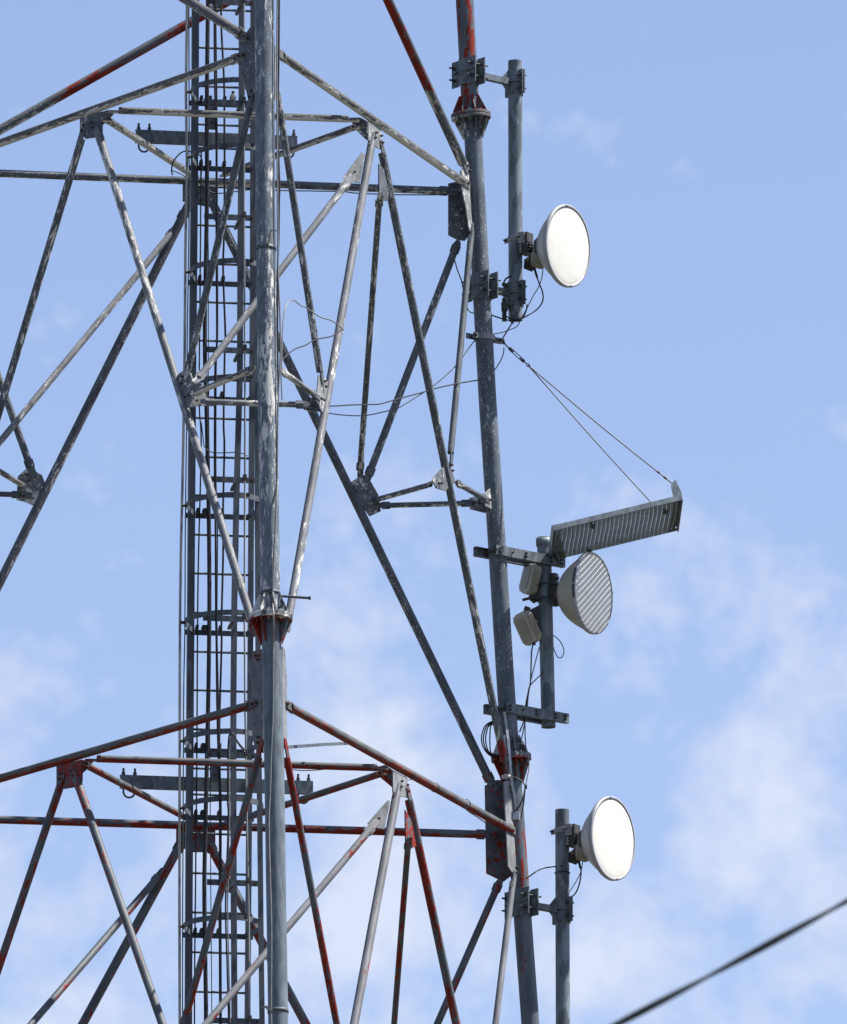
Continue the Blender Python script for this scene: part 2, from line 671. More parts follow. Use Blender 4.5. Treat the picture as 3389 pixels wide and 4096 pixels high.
def flange(k, v, rd, up, dn, boltc):
    c = leg_at(k, v)
    a = (leg_at(k, v - 60) - leg_at(k, v + 60)).normalized()
    r = .08
    mb = MB()
    for z0, z1 in ((-.026, -.002), (.002, .026)):
        mb.lathe(c + a * ((z0 + z1) / 2), a, [(r - .01, -.012), (rd, -.012), (rd + .002, -.009), (rd + .002, .009), (rd, .012), (r - .01, .012)], 40, False)
    ref = V((1, 0, 0))
    x = (ref - a * ref.dot(a)).normalized()
    y = a.cross(x)
    for sg, h in ((1, up), (-1, dn)):
        for i in range(8):
            an = 2 * math.pi * (i + .35) / 8
            ra = x * math.cos(an) + y * math.sin(an)
            ta = a.cross(ra) * .005
            b0 = c + a * (sg * .027)
            pts = [b0 + ra * (r - .01), b0 + ra * (rd - .012), b0 + ra * (rd - .014) + a * sg * .02,
                   b0 + ra * (r + .014) + a * sg * h, b0 + ra * (r - .01) + a * sg * h]
            mb.prism([p - ta for p in pts], ta * 2)
    for i in range(8):
        an = 2 * math.pi * (i + .85) / 8
        ra = x * math.cos(an) + y * math.sin(an)
        p = c + ra * (rd - .04)
        mb.tube([p - a * .062, p + a * .05], .009, 8)
        mb.tube([p - a * .05, p - a * .028], .017, 6)
        mb.tube([p + a * .028, p + a * .044], .017, 6)
    return mb.build('flange', M_FL, LEGO[k])


flange('R', 466, .172, .155, .165, 0)
flange('R', 3032, .172, .165, .19, 0)
flange('N', 2474, .176, .175, .19, 0)
flange('L', 395, .172, .155, .165, 0)
flange('L', 2965, .172, .165, .19, 0)

# faces: (kind, plane, end a, end b, width px, material, tongue lengths)
NLn, NRn, Bn = PL['NL'][1], PL['NR'][1], PL['B'][1]


def fb(name, pl, a, b, w, mat=M_BR, ta=.11, tb=.11):
    return brace(name, P(pl, *a), P(pl, *b), w, mat, PL[pl][1], ta, tb)


# level A
fb('horizontal_brace', 'NL', (946, 234), (-235, 657), 34, M_BRP)
fb('horizontal_brace', 'NR', (1127, 223), (1856, 730), 34, M_BRP)
fb('horizontal_brace', 'B', (-240, 684), (1788, 764), 32, M_BR)
fb('diagonal_brace', 'NL', (327, 556), (-428, 3050), 31, M_BR)
fb('diagonal_brace', 'NL', (399, 548), (1013, 2502), 33, M_BRW, .11, .10)
fb('diagonal_brace', 'NR', (1488, 568), (1153, 2484), 33, M_BRW)
fb('diagonal_brace', 'NR', (1529, 612), (2018, 3045), 33, M_BR)
fb('diagonal_brace', 'B', (738, 852), (-400, 3130), 37, M_BR)
fb('diagonal_brace', 'B', (868, 852), (1960, 3122), 36, M_BR)
fb('strut', 'NL', (785, 1570), (1002, 1480), 25, M_BRP, .06, .08)
fb('strut', 'NL', (752, 1480), (1000, 430), 29, M_BR, .09, .16)
fb('strut', 'NR', (1133, 1488), (1262, 1582), 24, M_BRW, .08, .09)
fb('strut', 'NR', (1120, 440), (1280, 1488), 28, M_BR, .16, .1)
fb('strut', 'NR', (1884, 948), (1803, 1812), 27, M_BR, .14, .13)
fb('strut', 'NR', (1832, 1934), (1945, 1998), 23, M_BR, .05, .05)
fb('strut', 'B', (1826, 984), (1476, 1898), 31, M_BR, .05, .08)
fb('strut', 'B', (1530, 2022), (1876, 2013), 22, M_BR, .05, .05)
fb('strut', 'B', (-205, 940), (122, 1868), 30, M_BR)
fb('strut', 'B', (-420, 1962), (78, 1979), 22, M_BR)
brace('inner_brace', P('NL', 796, 1512), P('NR', 1388, 732), 29, M_BRW, V((0, -1, 0)), .08, .1)
brace('inner_brace', P('NL', -58, 1838), P('B', 690, 928), 27, M_BRW, V((0, -1, 0)), .08, .10)
brace('inner_brace', P('NR', 1518, 800), P('B', 1441, 1876), 25, M_BR, V((.3, -1, 0)), .09, .1)
brace('plan_brace', P('NL', 826, 1608), P('NR', 1215, 1619), 24, M_BRW, V((0, -1, .2)), .05, .05)
brace('plan_brace', P('B', 1502, 2000), P('NR', 1722, 1938), 22, M_BR, V((0, -1, .2)), .08, .06)
brace('plan_brace', P('NL', -80, 1838), P('B', 96, 1944), 23, M_BRP, V((0, -1, .2)), .08, .06)
brace('plan_brace', P('NL', 476, 442), P('NR', 1392, 476), 29, M_BRP, V((0, 0, -1)), .1, .1)
brace('plan_brace', P('NL', 434, 482), P('B', 778, 704), 29, M_BRP, V((0, 0, -1)), .1, .1)
brace('plan_brace', P('NR', 1416, 510), P('B', 905, 694), 27, M_BRP, V((0, 0, -1)), .1, .1)
# panel above
fb('diagonal_brace', 'B', (-200, 633), (1800, -497), 40, M_BR)
fb('diagonal_brace', 'NL', (966, 138), (-180, -592), 40, M_BRP, .12, .1)
fb('diagonal_brace', 'NR', (1851, 652), (1140, -900), 40, M_BR, .12, .1)
# level B
fb('horizontal_brace', 'NL', (1000, 2821), (-470, 3252), 34, M_BRP)
fb('horizontal_brace', 'NR', (1160, 2828), (2044, 3319), 35, M_BRP)
fb('horizontal_brace', 'B', (-480, 3264), (1936, 3338), 33, M_BR)
fb('diagonal_brace', 'NL', (243, 3140), (-470, 5240), 32, M_BR)
fb('diagonal_brace', 'NL', (309, 3124), (985, 5050), 34, M_BR)
fb('diagonal_brace', 'NR', (1588, 3172), (1230, 5110), 35, M_BRW)
fb('diagonal_brace', 'NR', (1636, 3200), (2085, 5320), 34, M_BR)
fb('diagonal_brace', 'B', (722, 3378), (-410, 5460), 37, M_BR)
fb('diagonal_brace', 'B', (838, 3378), (2010, 5560), 37, M_BR)
fb('strut', 'NL', (1036, 3030), (742, 4072), 29, M_BR, .16, .1)
fb('strut', 'NR', (1147, 3030), (1352, 4120), 28, M_BR, .16, .1)
fb('strut', 'NR', (2051, 3532), (1976, 4150), 27, M_BRW, .14, .1)
fb('strut', 'B', (1994, 3538), (1700, 4210), 30, M_BR, .05, .1)
brace('inner_brace', P('NL', 780, 4150), P('NR', 1486, 3312), 29, M_BRW, V((0, -1, 0)), .08, .1)
brace('inner_brace', P('NL', -40, 4290), P('B', 632, 3508), 29, M_BR, V((0, -1, 0)), .08, .12)
brace('inner_brace', P('NR', 1633, 3372), P('B', 1569, 4200), 25, M_BR, V((.3, -1, 0)), .09, .1)
brace('plan_brace', P('NL', 388, 3035), P('NR', 1508, 3071), 29, M_BRP, V((0, 0, -1)), .1, .1)
brace('plan_brace', P('NL', 344, 3060), P('B', 775, 3286), 28, M_BRP, V((0, 0, -1)), .1, .1)
brace('plan_brace', P('NR', 1520, 3096), P('B', 890, 3302), 28, M_BRP, V((0, 0, -1)), .1, .1)
# thin flat tie beside the level B brace
p0, p1 = P('NR', 1148, 2989), P('B', 1420, 2972)
MB().strap([p0, (p0 + p1) / 2 + V((0, 0, .004)), p1], .028, .008).build('flat_tie', M_LAD, TOWER)

# gussets, level A
g = plate('NL', [(322, 470), (410, 446), (410, 545), (345, 556), (322, 530)])
bolts(g, 'NL', [(341, 503), (336, 525), (376, 492), (379, 512)])
g = plate('NR', [(1472, 482), (1524, 515), (1525, 598), (1509, 592), (1490, 570), (1472, 560)], mat=M_GUSW)
bolts(g, 'NR', [(1495, 532), (1492, 552), (1515, 545), (1520, 572)])
HORA = (P('NR', 1440, 500), V((0, -.5, -.87)))
g = plate((P('NR', 1470, 520), V((-.45, -.85, -.3)).normalized()), [(1397, 470), (1441, 470), (1471, 486), (1469, 562), (1425, 520)])
bolts(g, (P('NR', 1470, 520), V((-.45, -.85, -.3)).normalized()), [(1442, 487), (1434, 500)])
plate((P('NL', 415, 470), V((.45, -.85, -.3)).normalized()), [(412, 446), (432, 440), (462, 446), (440, 476), (412, 500)])
g = plate('B', [(731, 730), (872, 748), (872, 824), (836, 829), (731, 806)])
bolts(g, 'B', [(842, 800), (838, 812), (758, 770), (765, 786)], M_GUSW)
g = plate('B', [(1793, 734), (1840, 724), (1878, 760), (1878, 940), (1860, 964), (1830, 960), (1793, 941)])
bolts(g, 'B', [(1809, 762), (1838, 764), (1845, 840), (1846, 918), (1838, 943), (1822, 826)], M_GUSW)
g = plate('NR', [(1842, 684), (1877, 640), (1889, 725), (1894, 898), (1878, 926), (1862, 830), (1843, 742)], mat=M_GUSW)
bolts(g, 'NR', [(1860, 664), (1868, 684), (1864, 735), (1891, 908)])
g = plate('NL', [(1024, 100), (1000, 112), (962, 172), (952, 250), (972, 300), (995, 400), (1012, 416), (1024, 414)])
bolts(g, 'NL', [(986, 142), (998, 157), (964, 226), (980, 222), (1014, 366), (1007, 390)])
g = plate('NR', [(1098, 180), (1112, 215), (1113, 380), (1118, 396), (1098, 402)], mat=M_GUSW)
# mid-diagonal gussets, panel A
g = plate('NL', [(708, 1505), (736, 1480), (764, 1492), (781, 1552), (778, 1592), (747, 1632), (722, 1580)], mat=M_GUSM)
bolts(g, 'NL', [(738, 1508), (735, 1535), (750, 1588), (764, 1582)])
PLN = (P('NL', 775, 1585), V((.55, -.83, 0)).normalized())
g = plate(PLN, [(776, 1540), (808, 1534), (824, 1580), (825, 1622), (760, 1630), (770, 1590)], mat=M_GUSW)
bolts(g, PLN, [(782, 1604), (808, 1602)])
g = plate('NR', [(1274, 1500), (1290, 1508), (1310, 1528), (1300, 1630), (1290, 1650), (1264, 1600)], mat=M_GUSW)
bolts(g, 'NR', [(1290, 1526), (1293, 1548), (1276, 1596), (1286, 1602)])
PLR = (P('NR', 1275, 1610), V((-.5, -.86, 0)).normalized())
g = plate(PLR, [(1214, 1600), (1260, 1588), (1291, 1648), (1217, 1640)])
g = plate('NR', [(1728, 1918), (1762, 1878), (1797, 1850), (1820, 1930), (1780, 1964), (1745, 1953)], mat=M_GUS)
bolts(g, 'NR', [(1797, 1862), (1800, 1884), (1814, 1930), (1745, 1935), (1756, 1934)])
g = plate('B', [(1395, 1935), (1452, 1896), (1486, 1930), (1515, 1982), (1524, 2045), (1478, 2066), (1420, 1985)], mat=M_GUSM)
bolts(g, 'B', [(1431, 1948), (1433, 1964), (1466, 1940), (1485, 2014), (1506, 2030)], M_GUSW)
g = plate('B', [(1876, 1993), (1958, 1966), (1967, 2042), (1940, 2052), (1880, 2037)], mat=M_GUSM)
bolts(g, 'B', [(1895, 2014), (1916, 2013)])
g = plate('NR', [(1934, 1976), (1962, 1952), (1966, 2038), (1940, 2022)], mat=M_GUSW)
bolts(g, 'NR', [(1950, 2000), (1957, 2003)])
g = plate('B', [(72, 1905), (112, 1868), (168, 1900), (185, 1945), (150, 2030), (100, 2008), (66, 2000)], mat=M_GUSM)
bolts(g, 'B', [(110, 1900), (116, 1922), (96, 1984), (82, 1982)])
PX1 = (P('NR', 1452, 680), V((.6, -.8, 0)).normalized())
g = plate(PX1, [(1446, 610), (1460, 617), (1439, 732), (1404, 727), (1372, 711)], mat=M_GUSW)
bolts(g, PX1, [(1403, 700), (1412, 690)])
g = plate('NR', [(1515, 656), (1545, 690), (1554, 770), (1549, 803), (1532, 804), (1515, 775)])
# gussets, level B
g = plate('NL', [(228, 3062), (330, 3038), (330, 3120), (318, 3146), (258, 3156), (228, 3140)])
bolts(g, 'NL', [(253, 3097), (248, 3118), (293, 3086), (299, 3104)])
g = plate('NR', [(1571, 3080), (1628, 3112), (1632, 3192), (1603, 3186), (1586, 3170), (1571, 3170)], mat=M_GUSW)
bolts(g, 'NR', [(1597, 3126), (1595, 3148), (1620, 3142), (1624, 3166)])
g = plate((P('NR', 1570, 3110), V((-.45, -.85, -.3)).normalized()), [(1505, 3068), (1540, 3060), (1571, 3080), (1568, 3148), (1525, 3112)])
plate((P('NL', 335, 3060), V((.45, -.85, -.3)).normalized()), [(332, 3042), (352, 3036), (376, 3042), (356, 3070), (332, 3092)])
g = plate('B', [(705, 3310), (862, 3318), (862, 3386), (830, 3409), (774, 3409), (705, 3382)])
bolts(g, 'B', [(834, 3384), (830, 3398), (735, 3355)])
g = plate('B', [(1939, 3143), (1982, 3120), (2020, 3120), (2036, 3333), (2044, 3505), (2014, 3528), (1945, 3494)])
bolts(g, 'B', [(1972, 3146), (2003, 3150), (1961, 3340), (1990, 3342), (1985, 3240), (2010, 3500)])
g = plate('NR', [(2014, 3128), (2036, 3122), (2057, 3333), (2066, 3456), (2048, 3491), (2031, 3465), (2022, 3275)], mat=M_GUSW)
bolts(g, 'NR', [(2032, 3150), (2036, 3170), (2058, 3470), (2056, 3492)])
g = plate('NL', [(1012, 2606), (1052, 2596), (1056, 3012), (1032, 3010), (1012, 2960), (1008, 2720)], mat=M_GUSM)
bolts(g, 'NL', [(1018, 2818), (1034, 2812), (1043, 2950), (1040, 2972), (1032, 2625), (1040, 2640)])
g = plate('NR', [(1128, 2586), (1138, 2600), (1146, 2700), (1147, 2990), (1128, 2998)], mat=M_GUSW)
bolts(g, 'NR', [(1142, 2816)])
PX2 = (P('NR', 1552, 3260), V((.6, -.8, 0)).normalized())
g = plate(PX2, [(1552, 3200), (1560, 3206), (1537, 3318), (1505, 3312), (1470, 3294)], mat=M_GUSW)
bolts(g, PX2, [(1498, 3290), (1510, 3276)])
plate('NR', [(1620, 3240), (1648, 3290), (1664, 3385), (1642, 3396), (1622, 3370)])


# sleeve rings on the near leg
def ring(k, v, r0, r1, h, name='sleeve_ring'):
    c = leg_at(k, v)
    a = (leg_at(k, v - 50) - leg_at(k, v + 50)).normalized()
    return MB().lathe(c, a, [(r0, -h), (r1, -h), (r1, h), (r0, h)], 40).build(name, M_LAD, LEGO[k])


ring('N', 996, .078, .0855, .018)
ring('N', 4046, .078, .0865, .014)

# ------------------------------------------------------------------ ladder with safety cage
EL = V((math.cos(TH), math.sin(TH), 0))
EN = V((math.sin(TH), -math.cos(TH), 0))
LO = PY(896, 300, D + .32)


def LP(u, v, dn=0.0):
    return on_plane(u, v, LO + EN * dn, EN)


LAD = thing('caged_ladder', V((LO.x, LO.y, 0)),
            'galvanised steel climbing ladder with round safety cage inside the tower', 'ladder')
RAILL = [(783, -260), (781, 300), (776, 900), (770, 1500), (765, 2200), (760, 2900), (756, 3600), (752, 4360)]
RAILR = [(1014, -260), (1013, 300), (1012, 900), (1009, 1500), (1004, 2200), (1000, 2900), (994, 3600), (988, 4360)]


def at_v(poly, v):
    for (u0, v0), (u1, v1) in zip(poly, poly[1:]):
        if v <= v1:
            break
    return u0 + (u1 - u0) * (v - v0) / (v1 - v0)


def vbar(poly, dn, w, d, name, mat, parent=LAD):
    """vertical bar of width w along the ladder and depth d"""
    mb = MB()
    pts = [LP(u, v, dn) for u, v in poly]
    vs = []
    for p in pts:
        for a, b_ in ((-1, -1), (1, -1), (1, 1), (-1, 1)):
            vs.append(p + EL * (a * w / 2) + EN * (b_ * d / 2))
    fs = []
    for i in range(len(pts) - 1):
        for j in range(4):
            j2 = (j + 1) % 4
            fs.append((i * 4 + j, i * 4 + j2, (i + 1) * 4 + j2, (i + 1) * 4 + j))
    fs += [(3, 2, 1, 0), tuple(4 * (len(pts) - 1) + j for j in range(4))]
    mb.add(vs, fs)
    return mb.build(name, mat, parent)


vbar(RAILL, 0, .060, .05, 'rail', M_LAD)
vbar(RAILR, 0, .045, .05, 'rail', M_LAD)
for v in (-120, 36, 190, 344, 497, 590, 745, 900, 1053, 1207, 1361, 1516, 1671, 1826, 1981, 2138, 2293, 2450, 2606, 2760, 2917, 3073,
          3177, 3333, 3492, 3649, 3808, 3966, 4122, 4278):
    a, b_ = LP(at_v(RAILL, v) + 12, v), LP(at_v(RAILR, v) - 6, v)
    b_.z = a.z
    MB().tube([a, b_], .0105, 10).build('rung', M_LAD, LAD, axis_frame(a, b_))

CAGE_L = [(748, -260), (746, 40), (742, 375), (746, 640), (740, 1000), (737, 1400), (731, 1800), (722, 2200), (718, 2500), (717, 3000), (716, 3600), (718, 4360)]
CAGE_F = [(968, -260), (967, 300), (965, 700), (962, 1000), (960, 1500), (946, 2000), (938, 2400), (934, 2800), (934, 3200), (936, 3700), (940, 4360)]
CAGE_R = [(1040, -260), (1036, 300), (1032, 900), (1030, 1500), (1030, 2000), (1032, 2500), (1034, 2900), (1040, 3300), (1044, 3700), (1052, 4360)]
HD = .74                                                 # cage depth
for v in (-90, 372, 631, 1090, 1552, 2021, 2488, 2960, 3227, 3699, 4165):
    cx_u = (at_v(RAILL, v) + at_v(RAILR, v)) / 2
    back = LP(cx_u, v + 42)
    z = back.z
    xl = -(cx_u - at_v(CAGE_L, v)) / PXM - .004
    xf = (at_v(CAGE_F, v) - cx_u) / PXM
    plan = [(-.225, .0), (-.30, .2), (xl, .31), (xl + .005, .40), (xl + .035, .51), (xl + .095, .60), (xl + .18, .675), (xl + .27, .72),
            (0.0, HD), (.10, HD - .012), (.19, .665), (.27, .57), (.315, .45), (.325, .31), (.28, .18), (.225, 0)]
    pts = [V((back.x, back.y, z)) + EL * x + EN * y for x, y in plan]
    core = [pts[0], pts[0].lerp(pts[2], .5), pts[2]] + smooth_path(pts[2:14], 4)[1:] + [pts[14], pts[15]]
    h = MB().strap(core, .046, .007).build('hoop', M_LAD, LAD)
    bb = [back + EL * -.30 - EN * .03, back + EL * .30 - EN * .03]
    MB().strap(bb, .046, .008).build('cross_bar', M_LAD, LAD)
    for u, r_ in ((at_v(RAILL, v) + 24, .011), (at_v(RAILL, v) + 54, .023), (at_v(RAILL, v) + 117, .013)):
        q = LP(u, v + 30, .05)
        q.z = z + .018
        mb = MB().box(q, EL * r_, EN * .03, V((0, 0, .014)))
        mb.box(q + V((0, 0, .018)), EL * (r_ * .7), EN * .016, V((0, 0, .010)))
        mb.box(q + EL * r_ + V((0, 0, .010)), EL * .006, EN * .014, V((0, 0, .020)))
        mb.build('cable_hanger', M_BLK, LAD)
    bolt_mesh(pts[2] - EL * .008, -EL, .014, .03).build('hoop_bolt', M_BOLTD, h)
    pf = V((back.x, back.y, z)) + EL * xf + EN * (HD + .012)
    bolt_mesh(pf, EN, .019, .012).build('hoop_bolt', M_BOLTD, h)
vbar(CAGE_L, .335, .008, .05, 'cage_strip', M_STRIP)
# seen nearly edge on at the left, flat to the viewer at the front
vbar([(u + 4, v) for u, v in CAGE_L], .30, .014, .012, 'cage_strip', M_STRIP)
vbar(CAGE_F, HD + .006, .052, .006, 'cage_strip', M_LAD)
vbar(CAGE_R, .60, .046, .006, 'cage_strip', M_LAD)

# cable brackets on the cage, with the fall-arrest rail
FR = 1.09
RAILF = [(977, -260), (976, 300), (977, 900), (980, 1500), (980, 1900), (978, 2400), (980, 2800), (984, 3000), (988, 3300), (996, 3700), (1002, 4360)]
for v, ul in ((8, 826), (410, 815), (868, 817), (1400, 816), (1919, 840), (2474, 812), (3020, 826), (3531, 828), (4084, 836)):
    ur = at_v(RAILF, v) + 40
    a, b_ = LP(ul, v - 3, FR), LP(ur, v - 3, FR)
    b_.z = a.z
    mb = MB().strap([a, b_], .050, .008)
    for u in (at_v(CAGE_F, v),):
        q = LP(u, v, FR)
        q.z = a.z
        mb.box(q - EN * ((FR - HD) / 2), EL * .012, EN * ((FR - HD) / 2 - .006), V((0, 0, .012)))
    br = mb.build('cable_bracket', M_LAD, LAD)
    for u in (ul + 14, ur - 10):
        q = LP(u, v, FR + .006)
        q.z = a.z
        bolt_mesh(q, EN, .012, .012).build('bolt', M_BOLT, br)
    q = LP(at_v(RAILF, v), v - 10, FR + .03)
    MB().box(q, EL * .016, EN * .02, V((0, 0, .024))).build('rail_clamp', M_BOLTD, LAD, bevel=.004)
    if v in (410, 3020):
        q = LP(ul + 34, v + 56, FR + .004)
        mb = MB()
        mb.box(q, EL * .030, EN * .004, V((0, 0, .085)))
        mb.box(q - EL * .030 - EN * .02, EL * .004, EN * .026, V((0, 0, .085)))
        mb.box(q - V((0, 0, .088)) - EN * .03, EL * .034, EN * .036, V((0, 0, .010)))
        mb.build('brace_clamp', M_LAD, LAD)
        bolt_mesh(q + EN * .004 - V((0, 0, .05)), EN, .012, .01).build('bolt', M_BOLTD, br)
MB().tube([LP(u, v, FR + .03) for u, v in RAILF], .0085, 10).build('fall_arrest_rail', M_STRIP, LAD)


# beams carrying the ladder, clamped to the level braces
def beam(ul, vl, ur, label, studs):
    a, b_ = LP(ul, vl, -.075), LP(ur, vl, -.075)
    b_.z = a.z
    t = thing('ladder_beam', (a + b_) / 2, label, 'beam', 'beams that carry the ladder')
    d = (b_ - a).normalized()
    n = V((d.y, -d.x, 0))
    if n.y > 0:
        n = -n
    h = .056
    prof = [(0, -h), (-.05, -h), (-.05, -h + .007), (-.007, -h + .007), (-.007, h - .007), (-.05, h - .007), (-.05, h), (0, h)]
    mb = MB().prism([a + n * x + V((0, 0, z)) for x, z in prof], b_ - a)
    mb.build('channel', M_GALV, t)
    for u in studs:
        p = LP(u, vl, -.10)
        p.z = a.z
        mb = MB().tube([p + V((0, 0, h)), p + V((0, 0, h + .062))], .010, 8)
        mb.tube([p + V((0, 0, h)), p + V((0, 0, h + .026))], .018, 6)
        mb.build('stud', M_BOLTD, t)
    for i in (0, 2):
        u = (studs[i] + studs[i + 1]) / 2
        w = abs(studs[i + 1] - studs[i]) / PXM / 2
        p = LP(u, vl, -.10)
        p.z = a.z - h
        pts = [p + d * (w * math.cos(x)) + V((0, 0, -.03 + -.05 * math.sin(x))) for x in [math.pi * j / 12 for j in range(13)]]
        pts = [p + d * w] + pts + [p - d * w]
        MB().tube(pts, .009, 8).build('u_bolt', M_LAD, t)
    return t


beam(543, 542, 1190, 'galvanised channel beam behind the ladder under the upper white braces', (555, 598, 1135, 1176))
beam(481, 3124, 1253, 'galvanised channel beam behind the ladder under the lower red braces', (494, 540, 1193, 1235))


# ------------------------------------------------------------------ cables
def cable(pts, r, mat, label, cat='cable', group=None, name='cable', seg=8, n=6):
    mb = MB().tube(smooth_path(pts, n), r, seg)
    return tag(mb.build(name, mat), label, cat, group)


def L_(pts, dn):
    return [LP(u, v, dn) for u, v in pts]


GL = 'cables running down the ladder'
cable(L_([(757, -200), (756, 60), (757, 500), (756, 950), (750, 1300), (748, 1600), (742, 2100), (740, 2500), (735, 2800), (733, 3300), (731, 3700), (731, 4300)], .22),
      .0052, M_GRN, 'thin dark green cable down the left side of the ladder cage', group=GL)
cable(L_([(833, -200), (832, 20), (828, 400), (828, 800), (823, 1100), (820, 1400), (828, 1700), (836, 2100), (838, 2400), (835, 2700), (827, 3100), (820, 3400), (818, 3600), (824, 4000), (825, 4300)], .075),
      .0185, M_BLK, 'thickest black feeder cable on the ladder rungs', group=GL)
cable(L_([(806, 610), (804, 700), (803, 900), (800, 1250), (797, 1600), (805, 1735), (803, 1900), (799, 2050), (793, 2300), (790, 2600), (788, 3000), (783, 3500), (779, 3900), (778, 4300)], .045),
      .0066, M_BLK, 'thin black cable just right of the ladder left rail', group=GL)
cable(L_([(884, -100), (886, 110), (897, 337), (898, 528), (899, 709), (897, 926), (893, 1081), (902, 1340), (899, 1428), (895, 1687), (898, 1790), (893, 2029), (893, 2219), (886, 2505), (887, 2570), (880, 2822), (878, 2974), (880, 3240), (879, 3700), (882, 4300)], .045),
      .0090, M_BLK, 'medium black cable down the middle of the ladder rungs', group=GL)
cable(L_([(858, -200), (858, 100), (861, 400), (866, 600), (866, 1000), (868, 1360), (861, 1480), (859, 1850), (862, 2080), (864, 2450), (866, 2560), (869, 2830), (875, 3050), (880, 3250), (878, 3620), (880, 3900), (882, 4300)], FR + .03),
      .0085, M_BLK, 'left one of two black cables on the cage bracket ends', group=GL)
cable(L_([(864, -200), (864, 100), (868, 420), (869, 800), (871, 1300), (865, 1480), (864, 1900), (870, 2120), (868, 2480), (872, 2700), (880, 3050), (885, 3250), (884, 3620), (886, 4300)], FR + .045),
      .0062, M_BLK, 'right one of two black cables on the cage bracket ends', group=GL)
cable(L_([(826, -200), (827, 30), (831, 260), (832, 500), (831, 860), (834, 1040), (834, 1500), (838, 2000), (838, 2600), (839, 2930), (842, 3100), (842, 3340), (848, 4080), (849, 4300)], FR + .026),
      .0040, M_BROWN, 'thin rusty brown wire along the left ends of the cage brackets', 'wire', GL)
cable(L_([(979, 3000), (952, 2968), (934, 2938), (925, 2934), (917, 2946), (913, 3000), (912, 3100), (911, 3200), (914, 3292), (903, 3614), (909, 3850), (915, 4075), (918, 4300)], FR + .05),
      .0075, M_BLK, 'black cable looping over the cage hoop below the paint change', group=GL)
cable(L_([(981, 3008), (955, 2978), (937, 2946), (929, 2942), (922, 2956), (918, 3010), (917, 3110), (918, 3292), (911, 3614), (916, 3850), (921, 4075), (925, 4300)], FR + .05),
      .0055, M_GREYC, 'dark grey cable following the looping black one down the cage', group=GL)
cable(L_([(806, 1690), (812, 1745), (814, 1765), (818, 1785), (832, 1802), (860, 1811), (900, 1811), (940, 1810), (968, 1813), (992, 1824)], .10),
      .0045, M_BLK, 'thin black wire sagging across the ladder rungs')
cable(L_([(690, 700), (687, 680), (692, 650), (712, 622), (735, 606), (760, 606), (788, 612), (805, 630), (810, 655), (806, 690), (804, 745)], .0),
      .0062, M_BLK, 'short black cable arching over the back level brace beside the ladder')
cable(L_([(684, 680), (720, 694), (745, 708), (790, 735), (845, 768), (880, 773), (930, 768), (970, 762), (1010, 758)], -.2),
      .0052, M_BLK, 'thin black cable drooping under the back brace behind the ladder')

NF = PL['NR'][1]


def leg_front(k, pts, out):
    """points lying just in front of a leg, out metres towards the viewer from its axis"""
    p, q = NODE[k, 0], NODE[k, 1]
    n = (q - p).cross(RV).normalized()
    if n.y > 0:
        n = -n
    return [on_plane(u, v, p + n * out, n) for u, v in pts]


c1 = leg_front('N', [(1110, -250), (1110, 0), (1108, 250), (1109, 500), (1111, 926), (1113, 1080), (1121, 1280), (1122, 1420), (1114, 1580), (1111, 1750), (1110, 1850), (1109, 1930)], .05)
c2 = leg_front('N', [(1106, 2010), (1101, 2130), (1095, 2270), (1091, 2360), (1091, 2400)], .088)
c3 = leg_front('N', [(1093, 2440), (1095, 2490)], .19)
c4 = leg_front('N', [(1094, 2580), (1094, 2640), (1092, 2860), (1086, 3000), (1080, 3190), (1076, 3292), (1080, 3480), (1086, 3700), (1085, 4020), (1086, 4100), (1090, 4350)], .092)
cable(c1 + c2 + c3 + c4, .0070, M_GREYC, 'grey cable down the near leg crossing in front of its red flange')
cable(leg_front('N', [(1117, -250), (1117, 0), (1115, 250), (1112, 500), (1118, 740), (1117, 800), (1115, 950)], .02)
      + leg_front('N', [(1112, 1050), (1110, 1250), (1111, 1500), (1109, 1700), (1108, 1960)], .0),
      .0085, M_BLK, 'black cable hugging the right side of the near leg')

# loop of stiff wire between the near leg and the brace
wl = [(1005, 1890), (998, 1700), (1000, 1600), (1010, 1300), (1020, 1190), (1035, 1110), (1070, 1058), (1110, 1055), (1160, 1095), (1210, 1115), (1320, 1190),
      (1400, 1215), (1450, 1240), (1510, 1292), (1521, 1312), (1508, 1330)]
nrp = PL['NR'][0] + PL['NR'][1] * .09
cable([on_plane(650 + x / 2.1, 700 + y / 2.1, nrp, NRn) for x, y in wl], .0055, M_GREYC,
      'stiff grey wire looping up from the near leg round the brace to its right', 'wire')
wl = [(985, 1570), (1005, 1555), (1100, 1470), (1200, 1430), (1260, 1395), (1320, 1375), (1420, 1355), (1470, 1322), (1505, 1300)]
cable([on_plane(650 + x / 2.1, 700 + y / 2.1, nrp, NRn) for x, y in wl], .0055, M_BLK,
      'black wire from the near leg joining the wire loop on the brace', 'wire')

# slack wires strung inside between the near and right legs
q = [(1120, 1618), (1317, 1624), (1400, 1620), (1475, 1618), (1521, 1616), (1573, 1601), (1699, 1567), (1745, 1553), (1837, 1533), (1911, 1521), (1940, 1516)]


def blend(pts, ya, yb):
    u0, u1 = pts[0][0], pts[-1][0]
    return [PY(u, v, ya + (yb - ya) * (u - u0) / (u1 - u0)) for u, v in pts]


